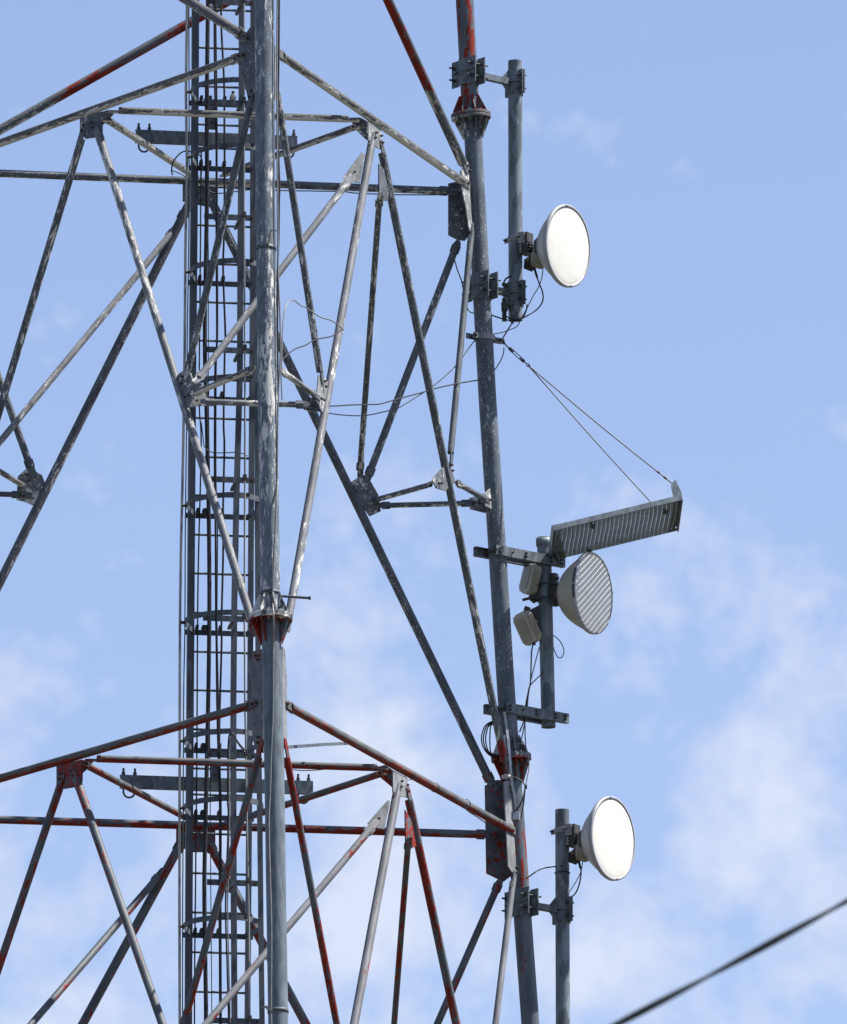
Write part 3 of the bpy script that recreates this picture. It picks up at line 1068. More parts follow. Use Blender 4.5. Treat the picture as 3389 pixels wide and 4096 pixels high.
yN, yR = NODE['N', 0].y, NODE['R', 0].y
cable(blend(q, yN + .1, yR - .05), .0058, M_BLK, 'upper black wire slung between the near leg and the right leg', 'wire', 'wires slung between the legs')
q = [(1120, 1612), (1312, 1652), (1400, 1662), (1460, 1662), (1515, 1652), (1561, 1641), (1601, 1628), (1699, 1567), (1734, 1544), (1820, 1467), (1889, 1375), (1915, 1345)]
cable(blend(q, yN + .2, yR + .0), .0048, M_BLK, 'lower black wire slung between the near leg and the right leg', 'wire', 'wires slung between the legs')
bp_ = PL['B'][0] + PL['B'][1] * .035
cable([on_plane(u, v, bp_, Bn) for u, v in [(1050, 756), (1128, 762), (1243, 764), (1367, 766), (1418, 772), (1500, 776), (1600, 779), (1745, 779), (1790, 776)]],
      .0052, M_BLK, 'thin black cable tied under the upper back brace')
cable([on_plane(u, v, NRp, NRn) for NRp in [PL['NR'][0] + NRn * .02] for u, v in [(1855, 3228), (1875, 3246), (1900, 3262), (1930, 3282), (1944, 3292)]],
      .0052, M_BLK, 'short black cable hanging under the red brace by the right leg')
cable([on_plane(u, v, bp_, Bn) for u, v in [(1140, 3068), (1170, 3078), (1220, 3082), (1290, 3078), (1340, 3068)]],
      .0045, M_BLK, 'thin black cable sagging below the red brace right of the near leg')

# rod clamped to the near leg above the flange
c = leg_at('N', 2375)
a = (leg_at('N', 2325) - leg_at('N', 2425)).normalized()
t = thing('standoff_rod', c, 'short grey standoff rod banded to the near leg above its red flange', 'rod')
MB().lathe(c, a, [(.081, -.013), (.0865, -.013), (.0865, .013), (.081, .013)], 40).build('band', M_LAD, t)
p0, p1 = PY(1122, 2384, c.y - .04), PY(1238, 2392, c.y - .06)
MB().tube([p0, p1], .0115, 12).tube([p1 - V((.006, 0, 0)), p1 + V((.012, 0, 0))], .0165, 12).build('rod', M_LAD, t, axis_frame(p0, p1))
MB().box(c + V((0, -.095, .0)), V((.014, 0, 0)), V((0, .014, 0)), V((0, 0, .016))).build('clamp', M_DARK, t)

# hanging hook wire on the near leg
pts = leg_front('N', [(1069, 1000), (1072, 985), (1077, 960), (1083, 925), (1090, 922), (1100, 923), (1109, 924)], .092)
cable(pts, .0045, M_BOLT, 'rusty hooked wire above the ring on the near leg', 'hook', name='hook_wire')
pc = leg_front('N', [(1062, 4028)], .10)[0]
mb = MB().box(pc, V((.034, 0, .004)), V((0, .008, 0)), V((-.001, 0, .008)))
mb.box(pc + V((.035, -.005, -.022)), V((.026, 0, -.013)), V((0, .008, 0)), V((.004, 0, .008)))
tag(mb.build('cable_clip', M_STRIP), 'small bent metal clip over the lowest ring on the near leg', 'clip')

# ------------------------------------------------------------------ antenna mounts on the right leg
AR = ANG['R']
RAD = V((math.cos(AR), math.sin(AR), 0))
TAN = V((math.sin(AR), -math.cos(AR), 0))      # to the right and towards the viewer
ZV = V((0, 0, 1))


def half_shell(c, side, r, gap, wing, h, th=.010, ax=RAD, tn=TAN):
    """clamp plate: two flat wings and a half round that hugs the pipe"""
    prof = [(-(r + wing), gap)]
    a0 = math.asin(min(.98, gap / (r + th)))
    for i in range(13):
        an = math.pi - a0 - (math.pi - 2 * a0) * i / 12
        prof.append(((r + th * .5) * math.cos(an), (r + th * .5) * math.sin(an)))
    prof.append((r + wing, gap))
    outer = [(x, y) for x, y in prof]
    n = len(outer)
    pin, pout = [], []
    for i, (x, y) in enumerate(outer):
        x0, y0 = outer[max(i - 1, 0)]
        x1, y1 = outer[min(i + 1, n - 1)]
        tx, ty = x1 - x0, y1 - y0
        L = math.hypot(tx, ty)
        nx_, ny_ = -ty / L, tx / L
        pin.append((x - nx_ * th / 2, y - ny_ * th / 2))
        pout.append((x + nx_ * th / 2, y + ny_ * th / 2))
    mb = MB()
    loop = pin + pout[::-1]
    k = len(loop)
    vs = [c + tn * x + ax * (side * y) + ZV * z for z in (-h / 2, h / 2) for x, y in loop]
    fs = [(i, (i + 1) % k, k + (i + 1) % k, k + i) for i in range(k)]
    for i in range(n - 1):
        j = k - 1 - i
        fs.append((i, i + 1, j - 1, j))
        fs.append((k + i, k + j, k + j - 1, k + i + 1))
    mb.add(vs, fs)
    return mb


def leg_clamp(t, c, r, h):
    for side in (-1, 1):
        mb = half_shell(c, side, r, .052, .085, h)
        # middle rib
        y = side * (.052 + .012)
        for sg in (-1, 1):
            pts = [c + TAN * (sg * (r + .08)) + RAD * y, c + TAN * (sg * (r - .03)) + RAD * (side * (r + .018)), c + TAN * (sg * (r - .03)) + RAD * (side * (r - .03)), c + TAN * (sg * (r + .0)) + RAD * (side * .05)]
            mb.prism(pts, ZV * .010)
        mb.build('clamp_plate', M_GALV, t)
    for sg in (-1, 1):
        for z in (-.055, .055):
            q_ = c + TAN * (sg * (r + .045)) + ZV * z
            mb = MB().tube([q_ - RAD * .115, q_ + RAD * .115], .0085, 8)
            for y in (-.068, .068):
                mb.tube([q_ + RAD * (y - .009), q_ + RAD * (y + .009)], .017, 6)
            mb.build('threaded_rod', M_BOLTD, t)


def pipe_clamp(t, c, r, h, dz=0):
    for side in (-1, 1):
        mb = half_shell(c, side, r, .012, .058, h)
        for z in (-.002,):
            pts = [c + TAN * (r + .05) + RAD * (side * .018), c + TAN * (r - .02) + RAD * (side * (r + .03)), c - TAN * (r - .02) + RAD * (side * (r + .03)), c - TAN * (r + .05) + RAD * (side * .018)]
            if side < 0:
                mb.prism([p + ZV * z for p in pts], ZV * .009)
        mb.build('pipe_clamp', M_GALV, t)
    for z in (-.058, .058):
        q_ = c + TAN * (r + .034) + ZV * z
        MB().tube([q_ - RAD * .045, q_ + RAD * .045], .008, 8).tube([q_ + RAD * .018, q_ + RAD * .032], .015, 6).tube([q_ - RAD * .032, q_ - RAD * .018], .015, 6).build('threaded_rod', M_BOLTD, t)


def arm(t, a, b_, z, hw=.024, hh=.029):
    d = (b_ - a).normalized()
    s = V((d.y, -d.x, 0))
    c = (a + b_) / 2
    mb = MB().box(c, (b_ - a) / 2, s * hw, ZV * hh)
    # webs above and below where it meets the clamp
    for sg in (-1, 1):
        pts = [b_ + ZV * (sg * hh), b_ - d * .07 + ZV * (sg * hh), b_ + ZV * (sg * (hh + .075))]
        mb.prism([p - s * .005 for p in pts], s * .010)
    mb.build('arm', M_GALV, t, bevel=.003)


PIPE_R = .0615


def clamp_mount(label, legs, up, vtop, vbot, group='antenna mounts on the right leg'):
    """mount pipe held off the right leg by bolted clamps; legs lists (v on leg, v of pipe clamp)"""
    c0 = leg_at("R", legs[0])
    dd = (up - (IW / 2 + FPX * ((c0 - CAM).dot(RV)) / (c0 - CAM).dot(FV))) / (RAD.x * FPX / (c0 - CAM).dot(FV))
    pc = c0 + RAD * dd
    t = thing('antenna_mount', pc, label, 'antenna mount', group)
    top = PY(up, vtop, pc.y)
    bot = PY(up, vbot, pc.y)
    a, b_ = V((pc.x, pc.y, top.z)), V((pc.x, pc.y, bot.z))
    MB().tube([a, b_], PIPE_R, 36, hollow=.006).build('mount_pipe', M_PIPE, t)
    for lv in legs:
        c = leg_at('R', lv)
        leg_clamp(t, c, .079, .235)
        p = V((pc.x, pc.y, c.z))
        pipe_clamp(t, p, PIPE_R + .001, .215)
        d = (p - c)
        d.z = 0
        d.normalize()
        arm(t, c + d * .10, p - d * (PIPE_R + .018), c.z)
    return t, pc


mountA, pcA = clamp_mount('upper galvanised mount pipe clamped to the right leg beside the top flange', (292, 1150), 2062, 245, 1281)
mountC, pcC = clamp_mount('lowest galvanised mount pipe clamped to the right leg at the bottom right', (3615, 4240), 2252, 3240, 4420)


# middle mount: two pairs of channels
def pix(p):
    d = p - CAM
    z = d.dot(FV)
    return IW / 2 + FPX * d.dot(RV) / z, IH / 2 - FPX * d.dot(UV) / z


def project_dx(c, u):
    return (u - pix(c)[0]) / (RAD.x * FPX / (c - CAM).dot(FV))


cU, cD = leg_at('R', 2212), leg_at('R', 2842)
dU, dD = project_dx(cU, 2180), project_dx(cD, 2195)
pU, pD = cU + RAD * dU, cD + RAD * dD
mountB = thing('antenna_mount', pU, 'middle mount pipe held off the right leg by two pairs of drilled channels', 'antenna mount', 'antenna mounts on the right leg')
ax = (pU - pD).normalized()
topB = pU + ax * ((2240 - 2141) / 455.0)
botB = pD - ax * ((2918 - 2880) / 455.0)
MB().tube([botB, topB], PIPE_R, 36, hollow=.006).build('mount_pipe', M_PIPE, mountB)
MB().lathe(topB - ax * .02, ax, [(.062, -.055), (.070, -.055), (.070, .012), (.062, .012)], 36).build('pipe_collar', M_GALV, mountB)


def channel(c, a0, a1, side, h=.042, far=False):
    o = c + TAN * (side * .098)
    s = TAN * side
    prof = [(0, -h), (.045, -h), (.045, -h + .006), (.007, -h + .006), (.007, h - .006), (.045, h - .006), (.045, h), (0, h)]
    prof = [(x if side < 0 else -x, z) for x, z in prof]
    a = o + RAD * a0
    mb = MB()
    # web outward, flanges turned back towards the pipe
    mb.prism([a + TAN * x + ZV * z for x, z in prof], RAD * (a1 - a0))
    ch = mb.build('channel', M_GALV, mountB)
    for d_ in (-.02 + a0 + .06, .24, project_dx(c, 0) * 0 + a1 - .16, a1 - .05):
        for z in (-.016, .016):
            q_ = o + RAD * d_ + ZV * z + s * .002
            bolt_mesh(q_, s, .012, .012).build('bolt', M_BOLTD, ch)


for c, dd in ((cU, dU), (cD, dD)):
    channel(c, -.09, dd + .155, 1)
    channel(c, -.09 - .10, dd + .13, -1)
    for d_ in (-.085, .09):
        q_ = c + RAD * d_
        MB().tube([q_ - TAN * .12, q_ + TAN * .12], .008, 8).build('threaded_rod', M_BOLT, mountB)


# ------------------------------------------------------------------ dish antennas
def facing(r, u, f):
    """direction given by its parts to the right, up and towards the viewer"""
    return (RV * r + UV * u - FV * f).normalized()


def dish(label, u, v, pipe, n, R, shell, deep, hubr, rimw, radome=M_WHT, pw=1.35, clips=False):
    px, _ = pix(V((pipe.x, pipe.y, PY(u, v, pipe.y).z)))
    dist = (u - px) / (FPX / (pipe - CAM).dot(FV)) / n.x
    c = PY(u, v, pipe.y + n.y * dist)
    t = thing('dish_antenna', c, label, 'dish antenna', 'dish antennas on the mount pipes')
    # shell from hub to rim
    prof = [(.001, -deep - .012), (hubr * .9, -deep - .012), (hubr, -deep)]
    for i in range(1, 13):
        x = i / 12
        rr = hubr + (R - .006 - hubr) * x
        prof.append((rr, -deep + (deep - .022) * (x ** pw)))
    prof.append((R - .004, -.012))
    MB().lathe(c, n, prof, 72).build('dish_shell', shell, t)
    rp = [(R - .010, -.028), (R + .002, -.028), (R + .006, -.022), (R + .006, .006), (R + .002, .011), (R - rimw, .011), (R - rimw, -.004)]
    rim = MB().lathe(c, n, rp, 72).build('rim', M_RIM, t)
    dome = [(R - rimw + .001, .004)] + [((R - rimw) * math.cos(x), .004 + .012 * math.sin(x)) for x in [math.pi / 2 * i / 8 for i in range(1, 8)]] + [(.0005, .016)]
    MB().lathe(c, n, dome, 72).build('radome', radome, t)
    up = (UV - n * UV.dot(n)).normalized()
    sd = n.cross(up)
    for sg in (1, -1):
        p = c + up * (sg * (R - rimw / 2 + .002)) + n * .012
        mb = MB().box(p, sd * .0022, up * (rimw / 2), n * .0015)
        for s2 in (-1, 1):
            mb.tube([p + sd * (s2 * .016) - n * .001, p + sd * (s2 * .016) + n * .003], .005, 8)
        mb.build('rim_joint', M_DARK, rim)
    if clips:
        for a0 in (math.radians(165), math.radians(-15)):
            for (s0, s1) in ((-.40, -.02), (.02, .36)):
                pts = []
                for i in range(9):
                    an = a0 + s0 + (s1 - s0) * i / 8
                    pts.append(c + sd * (-(R + .006) * math.cos(an)) + up * ((R + .006) * math.sin(an)) - n * .004)
                MB().tube(pts, .0115, 8).build('rim_clip', M_DARK, t)
        for i in range(14):
            an = 2 * math.pi * i / 14
            p = c + sd * ((R - .002) * math.cos(an)) + up * ((R - .002) * math.sin(an))
            MB().box(p + n * .011, sd * .006, up * .006, n * .003).build('rim_screw', M_ALU, t)
    return t, c, n


nA = facing(.836, .0585, .545)
dA, cA, nA = dish('upper white dish antenna on the upper mount pipe against clear sky', 2271, 984, pcA, nA, .357, M_SHELL, .225, .145, .019)
nB = facing(.88, .074, .47)
pBm = pU.lerp(pD, (2371 - 2240) / 630.0)
dB, cB, nB = dish('cream backed dish antenna under the slatted ice shield crossed by stripes of light', 2372, 2373, pBm, nB, .352, M_SHELLC, .285, .10, .009, pw=1.9, clips=True)
nC = facing(.845, .093, .527)
dC, cC, nC = dish('lower white dish antenna on the lowest mount pipe at the right', 2451, 3354, pcC, nC, .360, M_SHELL, .23, .145, .019)


def radio_back(t, c, n, pipe, deep, vclamp):
    """radio unit, swivel bracket and pipe strap behind a dish"""
    up = (ZV - n * ZV.dot(n)).normalized()
    sd = n.cross(up)            # towards the left-near side
    if sd.y > 0:
        sd = -sd
    hub = c - n * (deep + .012)
    bx = hub - n * .055 - up * .02 - sd * .03
    mb = MB().box(bx, n * .042, sd * .075, up * .095)
    mb.build('radio_unit', M_RADD, t, bevel=.02)
    low = hub - n * .06 - up * .125 + sd * .005
    rd = MB()
    rd.lathe(low, (up * .35 + n * .1).normalized(), [(.001, -.05), (.045, -.05), (.075, -.028), (.085, .03), (.07, .085)], 24)
    ru = rd.build('radio_cap', M_RADD, t)
    fin = MB()
    for i in range(7):
        q_ = low - n * (.028 + .010 * i) + sd * .015 - up * (.006 * i - .01)
        fin.box(q_, n * .002, sd * .066, up * .042)
    fin.build('cooling_fin', M_DARK, ru)
    MB().box(low - n * .05 + sd * .074 + up * .012, n * .014, sd * .004, up * .014).build('sticker', M_LBL, ru)
    # white cap over the top
    MB().lathe(hub - n * .045 + up * .085 - sd * .03, up, [(.001, .03), (.04, .025), (.062, .0), (.066, -.05)], 24).build('top_cap', M_WHT, t)
    p = V((pipe.x, pipe.y, PY(pix(pipe)[0], vclamp, pipe.y).z))
    # strap round the pipe
    st = half_shell(p, -1, PIPE_R + .001, .03, .05, .046, .006)
    st.build('pipe_strap', M_ALU, t)
    for sg in (-1, 1):
        q_ = p + TAN * (sg * (PIPE_R + .028))
        MB().tube([q_ - RAD * .065, q_ + RAD * .12], .0065, 8).tube([q_ - RAD * .05, q_ - RAD * .036], .012, 6).build('threaded_rod', M_BOLTD, t)
    # bracket blocks between the pipe and the hub
    e = (hub - p)
    e.z = 0
    e.normalize()
    f = V((e.y, -e.x, 0))
    q_ = p + e * (PIPE_R + .035) - f * .0 + V((0, 0, -.012))
    mb = MB().box(q_, e * .034, f * .062, ZV * .052)
    mb.build('swivel_bracket', M_ALU, t, bevel=.006)
    mb = MB().box(q_ + ZV * .004 + e * .046, e * .012, f * .05, ZV * .045)
    mb.build('swivel_bracket', M_DARK, t, bevel=.005)
    dk = MB().box(q_ - ZV * .10 + e * .012, e * .042, f * .055, ZV * .040)
    dk.build('swivel_hinge', M_DARK, t, bevel=.008)
    lk = MB()
    for i in range(4):
        lk.box(q_ - ZV * (.062 + .026 * i) + e * .03, e * .05, f * .05, ZV * .006)
    lk.tube([q_ - ZV * .13 + e * .055 + f * .05, q_ - ZV * .05 + e * .055 + f * .05], .012, 8)
    lk.build('swivel_link', M_DARK, t, bevel=.002)
    hb = MB()
    for i in range(3):
        hb.tube([q_ - ZV * (.075 + .025 * i) - f * .0 + f * .058, q_ - ZV * (.075 + .025 * i) + f * .072], .011, 8)
    hb.build('hinge_bolt', M_ALU, t)
    ring_ = MB().lathe(hub + n * .004, n, [(.05, -.05), (.105, -.05), (.112, -.02), (.112, .004), (.05, .004)], 32)
    ring_.build('hub_ring', M_DARK, t)
    return low


lowA = radio_back(dA, cA, nA, pcA, .225, 957)
lowC = radio_back(dC, cC, nC, pcC, .23, 3323)

# back bracket of the middle dish
hubB = cB - nB * .297
pB = pU.lerp(pD, (2371 - 2240) / 630.0)
mb = MB().lathe(hubB, nB, [(.03, -.05), (.085, -.05), (.10, -.01), (.10, .01), (.05, .012)], 28)
mb.build('hub_ring', M_DARK, dB)
e = (hubB - pB)
e.z = 0
e.normalize()
f = V((e.y, -e.x, 0))
for z, sz in ((.075, .022), (-.05, .022)):
    q_ = pB + ZV * z
    st = half_shell(q_, -1, PIPE_R + .002, .02, .055, .03, .010, e, f)
    st.build('pipe_strap', M_DARK, dB)
    for sg in (-1, 1):
        r_ = q_ + f * (sg * (PIPE_R + .034))
        MB().tube([r_ - e * .10, r_ + e * .10], .0065, 8).tube([r_ - e * .055, r_ - e * .04], .012, 6).build('threaded_rod', M_BOLTD, dB)
mb = MB().box(pB + e * (PIPE_R + .03) + ZV * .03, e * .022, f * .035, ZV * .145)
for i in range(5):
    mb.box(pB + e * (PIPE_R + .045) + ZV * (.13 - .05 * i) + f * .02, e * .03, f * .03, ZV * .012)
mb.build('back_bracket', M_DARK, dB, bevel=.004)
mb = MB().tube([pB + e * (PIPE_R + .02) + ZV * -.10, hubB - ZV * .04 - nB * .02], .02, 10)
mb.build('tilt_strut', M_DARK, dB)


# small finned radio units on the far side of the middle pipe
def small_radio(label, u, v, up2, n2, w, h, dpt, y):
    c = PY(u, v, y)
    n = n2.normalized()
    up = (up2 - n * up2.dot(n)).normalized()
    sd = n.cross(up)
    t = thing('radio_unit', c, label, 'radio unit', 'small radio units behind the middle mount pipe')
    pts = []
    for sx, sy in ((-1, -.72), (-.72, -1), (.72, -1), (1, -.72), (1, .72), (.72, 1), (-.72, 1), (-1, .72)):
        pts.append(c + sd * (sx * w / 2) + up * (sy * h / 2) - n * (dpt / 2))
    MB().prism(pts, n * dpt).build('housing', M_RAD, t, bevel=.012)
    ctr = c - n * (dpt / 2)
    lip = [ctr + (p - ctr) * 1.07 + n * (dpt * .42) for p in pts]
    MB().prism(lip, n * (dpt * .22)).build('seam_lip', M_SHELLC, t, bevel=.004)
    for sg in (-1, 1):
        fin = MB().box(c + sd * (sg * (w * .5 + .001)), n * (dpt * .20), sd * .003, up * (h * .36))
        for i in range(12):
            q_ = c + up * (h * .70 * (i / 11 - .5)) + sd * (sg * (w * .5 + .006))
            fin.box(q_, n * (dpt * .36), sd * .010, up * .0038)
        fin.build('cooling_fin', M_SHELLC, t)
    fin = MB().box(c + n * (dpt * .5 + .001), n * .003, sd * (w * .30), up * (h * .36))
    for i in range(10):
        q_ = c + up * (h * .68 * (i / 9 - .5)) + n * (dpt * .5 + .006)
        fin.box(q_, n * .008, sd * (w * .36), up * .0042)
    fin.build('cooling_fin', M_RAD, t)
    bk = MB()
    bk.box(c - n * (dpt / 2 + .03), n * .03, sd * (w * .28), up * (h * .22))
    bk.tube([c - n * (dpt / 2 + .03), c - n * (dpt / 2 + .14)], .022, 10)
    for s in (-1, 1):
        bk.tube([c - n * (dpt / 2 + .05) + up * (s * .05), c - n * (dpt / 2 + .05) + up * (s * .05) + sd * (w * .36)], .011, 8)
    bk.build('bracket', M_DARK, t)
    return t, c, up, n


r1, r1c, r1u, r1n = small_radio('finned white radio unit behind the middle pipe level with the striped dish hub', 2122, 2316,
                                UV * 1 + RV * .32, -RV * .80 - FV * .35 + UV * .18, .21, .26, .09, pBm.y - .02)
r2, r2c, r2u, r2n = small_radio('finned white radio unit tilted downwards low behind the middle pipe', 2110, 2512,
                                UV * 1 - RV * .55, -RV * .72 - FV * .50 - UV * .30, .21, .275, .09, pBm.y - .02)
mb = MB().tube([PY(2098, 2432, pBm.y - .05), PY(2120, 2440, pBm.y - .05)], .022, 10)
mb.tube([PY(2118, 2440, pBm.y - .05), PY(2150, 2520, pBm.y - .02)], .018, 10)
mb.tube([PY(2100, 2428, pBm.y - .05), PY(2128, 2462, pBm.y - .03)], .010, 8)
mb.build('tilt_arm', M_DARK, r2)
yq = pBm.y - .03
mb = MB().prism([PY(2112, 2392, yq), PY(2126, 2366, yq), PY(2158, 2330, yq), PY(2158, 2398, yq), PY(2136, 2412, yq)], V((0, .03, 0)))
mb.build('bracket_arm', M_DARK, r1)
MB().tube([PY(2090, 2400, yq - .03), PY(2150, 2385, yq - .03)], .013, 8).build('bracket_bolt', M_BOLTD, r1)
mb = MB().prism([PY(2118, 2440, yq), PY(2158, 2420, yq), PY(2160, 2560, yq), PY(2140, 2530, yq), PY(2122, 2480, yq)], V((0, .03, 0)))
mb.build('bracket_arm', M_DARK, r2)
MB().tube([PY(2112, 2468, yq - .03), PY(2150, 2488, yq - .03)], .012, 8).build('bracket_bolt', M_ALU, r2)
MB().tube([PY(2124, 2500, yq - .03), PY(2150, 2520, yq - .03)], .010, 8).build('bracket_bolt', M_ALU, r2)
MB().tube([PY(2138, 2580, yq - .02), PY(2134, 2556, yq - .02)], .014, 10).build('cable_gland', M_DARK, r2)

# ------------------------------------------------------------------ slatted ice shield over the middle dish
y0 = pBm.y - .60
S0 = PY(2219, 2112, y0)                       # near inner corner
lv = V((1.085, .10, .2925))
sv = V((-.026, .634, -.123))
sv = sv - lv * (sv.dot(lv) / lv.length_squared)
nv = lv.cross(sv).normalized()                # up
SH = thing('ice_shield', S0 + lv * .5 + sv * .5, 'slatted galvanised ice shield hung by wires over the striped dish', 'ice shield')
ld, sdv = lv.normalized(), sv.normalized()
mb = MB()
NS = 29
for i in range(NS):
    x = (i + .5) / NS
    c = S0 + lv * x + sv * .5
    w = lv.length / NS * .51
    hh = lv.length / NS * .15
    # each slat laps over its neighbour like a louvre, with a folded lower edge
    prof = [(-w, -hh + .0045), (-w * .62, -hh * .75 - .003), (-w * .45, -hh * .45), (w, hh), (w, hh + .0012), (-w * .45, -hh * .45 + .0012), (-w * .62, -hh * .75 - .0018), (-w, -hh + .0057)]
    # shallow trough, its ridge upwards
    bend = [S0 + lv * x + sv * s_ - nv * (.012 * math.sin(math.pi * s_)) + ld * (.004 * math.sin(2 * math.pi * s_)) for s_ in [j / 8 for j in range(9)]]
    k = len(prof)
    vs = [p + ld * a + nv * b_ for p in bend for a, b_ in prof]
    fs = []
    for j in range(8):
        for q_ in range(k):
            q2 = (q_ + 1) % k
            fs.append((j * k + q_, j * k + q2, (j + 1) * k + q2, (j + 1) * k + q_))
    mb.add(vs, fs, True)
for s_ in (.06, .94):
    mb.box(S0 + lv * .5 + sv * s_ + nv * .016, lv * .5, sdv * .006, nv * .003)
M_ICE = galv_mat('ice_shield_steel', (.17, .20, .22), 30, spread=.25, rough=.45)
mb.build('grating', M_ICE, SH)
mb = MB()
mb.box(S0 + lv * .5 - sdv * .004 + nv * .0, lv * .515, sdv * .004, nv * .024)
mb.box(S0 + lv * .5 + sdv * .022 + nv * .022, lv * .515, sdv * .024, nv * .004)
mb.build('edge_angle', M_ICE, SH)
mb = MB().box(S0 + lv * .5 + sv + sdv * .004, lv * .515, sdv * .003, nv * .012)
mb.build('edge_angle', M_ICE, SH)
for x in (-.015, 1.015):
    mb = MB().box(S0 + lv * x + sv * .5, ld * .004, sv * .5, nv * .030)
    mb.box(S0 + lv * x + sv * .5 + nv * .028 - ld * (.03 * (1 if x > .5 else -1)), ld * .03, sv * .5, nv * .003)
    mb.build('end_angle', M_ICE, SH)
# upstand with a hole for the stay wire, made of two cheeks
E0 = S0 + lv * 1.015
pts = [E0 - ld * .07 + nv * .02, E0 + nv * -.02, E0 + ld * .012 + nv * .05, E0 - ld * .005 + nv * .175, E0 - ld * .04 + nv * .155, E0 - ld * .06 + nv * .13]
MB().prism(pts, -sdv * .008).build('lug', M_ICE, SH)
lug = E0 - ld * .025 + nv * .125
MB().prism([E0 + sdv * .0, E0 + nv * .17 - ld * .004, E0 + nv * .05 + ld * .014 + sdv * .1, E0 + sdv * .25 - nv * .02], ld * .004).build('lug', M_ICE, SH)
for (fx, fs_) in ((.30, .12), (.885, .22), (.30, .93)):
    q_ = S0 + lv * fx + sv * fs_ - nv * .03
    MB().tube([q_ + nv * .05, q_ - nv * .03], .007, 8).box(q_ - nv * .004, ld * .02, sdv * .028, nv * .006).build('clip', M_DARK, SH)
# bracket joining the shield to the channel end
ce = cU + RAD * (dU + .12) + TAN * .098
mb = MB()
A0 = S0 + sv * .85
mb.prism([ce - RAD * .10 + ZV * .04, ce + RAD * .04 + ZV * .04, S0 + ld * .05 + sdv * .1, S0 - ld * .02 + sdv * .02], -TAN * .008)
mb.tube([ce - RAD * .04, S0 + sv * .75 + ld * .03], .016, 8)
mb.build('bracket', M_GALV, SH)

# ------------------------------------------------------------------ stay bracket, turnbuckle and wires
cs = leg_at('R', 1352)
SB = thing('stay_bracket', cs, 'bent flat steel bracket bolted round the right leg holding the stay wires', 'bracket')


def RT(r_, t_, z_=0):
    return cs + RAD * r_ + TAN * t_ + ZV * z_


mb = MB().strap([RT(-.145, .030), RT(-.085, .03)] + smooth_path([RT(-.075, .032), RT(-.055, .066), RT(-.01, .086), RT(.045, .074), RT(.082, .04)], 4) + [RT(.12, .014), RT(.215, .012)], .050, .008)
mb.build('front_strap', M_STRIP, SB)
mb = MB().strap([RT(-.175, -.03), RT(-.085, -.03)] + smooth_path([RT(-.075, -.032), RT(-.05, -.068), RT(0, -.086), RT(.05, -.068), RT(.08, -.032)], 4) + [RT(.11, -.004), RT(.185, -.002)], .050, .008)
mb.build('back_strap', M_GALV, SB)
for r_ in (-.125, .15):
    MB().tube([RT(r_, -.06), RT(r_, .06)], .009, 8).tube([RT(r_, .034), RT(r_, .048)], .016, 6).build('bolt', M_BOLTD, SB)
ea = RT(.205, .01, -.01)
u_, v_ = pix(ea)
rg = PY(2113, 1461, ea.y - .02)
dv = (rg - ea)
LT = dv.length
dv.normalize()
sd_ = dv.cross(V((0, 1, 0))).normalized()
TB = thing('turnbuckle', ea, 'steel turnbuckle between the leg bracket and the stay wires', 'turnbuckle')
mb = MB()
b0, b1 = ea + dv * (LT * .28), ea + dv * (LT * .80)
for sg in (-1, 1):
    mb.tube([b0 + sd_ * (sg * .011), b1 + sd_ * (sg * .011)], .0042, 8)
for p in (b0, b1):
    mb.tube([p - dv * .012, p + dv * .012], .015, 10)
mb.build('body', M_WIRE, TB)
MB().tube(smooth_path([ea + V((-.004, -.012, .012)), ea + V((.008, -.014, .006)), ea + dv * .03, b0 + dv * .04], 4), .0062, 8).build('hook', M_WIRE, TB)
er = [rg + (dv * math.cos(x) + sd_ * math.sin(x)) * .013 for x in [2 * math.pi * i / 12 for i in range(13)]]
MB().tube([b1 - dv * .04, rg - dv * .012], .0055, 8).tube(er, .0042, 8).build('eye', M_WIRE, TB)
k1 = lug
m1 = rg.lerp(k1, .5) - ZV * .012
tag(MB().tube(smooth_path([rg, m1, k1], 14), .0056, 8).tube([k1.lerp(rg, .055), k1.lerp(rg, .075)], .011, 8).tube([k1.lerp(rg, .105), k1.lerp(rg, .12)], .010, 8).build('stay_wire', M_WIRE),
    'steel stay wire from the turnbuckle to the outer lug of the ice shield', 'stay wire', 'stay wires of the ice shield')
k2 = S0 + lv * .785 + sv * .04 + nv * .022
m2 = rg.lerp(k2, .5) - ZV * .010
tag(MB().tube(smooth_path([rg, m2, k2], 14), .0050, 8).build('stay_wire', M_WIRE),
    'steel stay wire ending on top of the middle of the ice shield', 'stay wire', 'stay wires of the ice shield')
# short link from the upper mount pipe down to the bracket
ha = PY(2050, 1290, pcA.y - .02)
hb_ = RT(.165, .035, .0)
mb = MB().tube([ha, ha.lerp(hb_, .9), hb_, hb_ - RAD * .06 + V((0, -.02, -.005))], .0062, 8)
mb.tube([ha - V((.012, 0, 0)), ha + V((.012, 0, 0))], .013, 8)
tag(mb.build('link_rod', M_WIRE), 'thin bent rod from the upper mount pipe foot to the stay bracket', 'rod')
ear = MB().box(PY(2040, 1262, pcA.y - .07), V((.006, 0, 0)), V((0, .005, 0)), V((0, 0, .035)))
ear.box(PY(2046, 1283, pcA.y - .07), V((.012, 0, -.003)), V((0, .006, 0)), V((.003, 0, .012)))
ear.build('ear', M_ALU, mountA)


# ------------------------------------------------------------------ cables about the dishes
def zA(pts, y):
    return [PY(1750 + a / 2.483, 750 + b_ / 2.483, (y if not isinstance(y, (list, tuple)) else y[i])) for i, (a, b_) in enumerate(pts)]


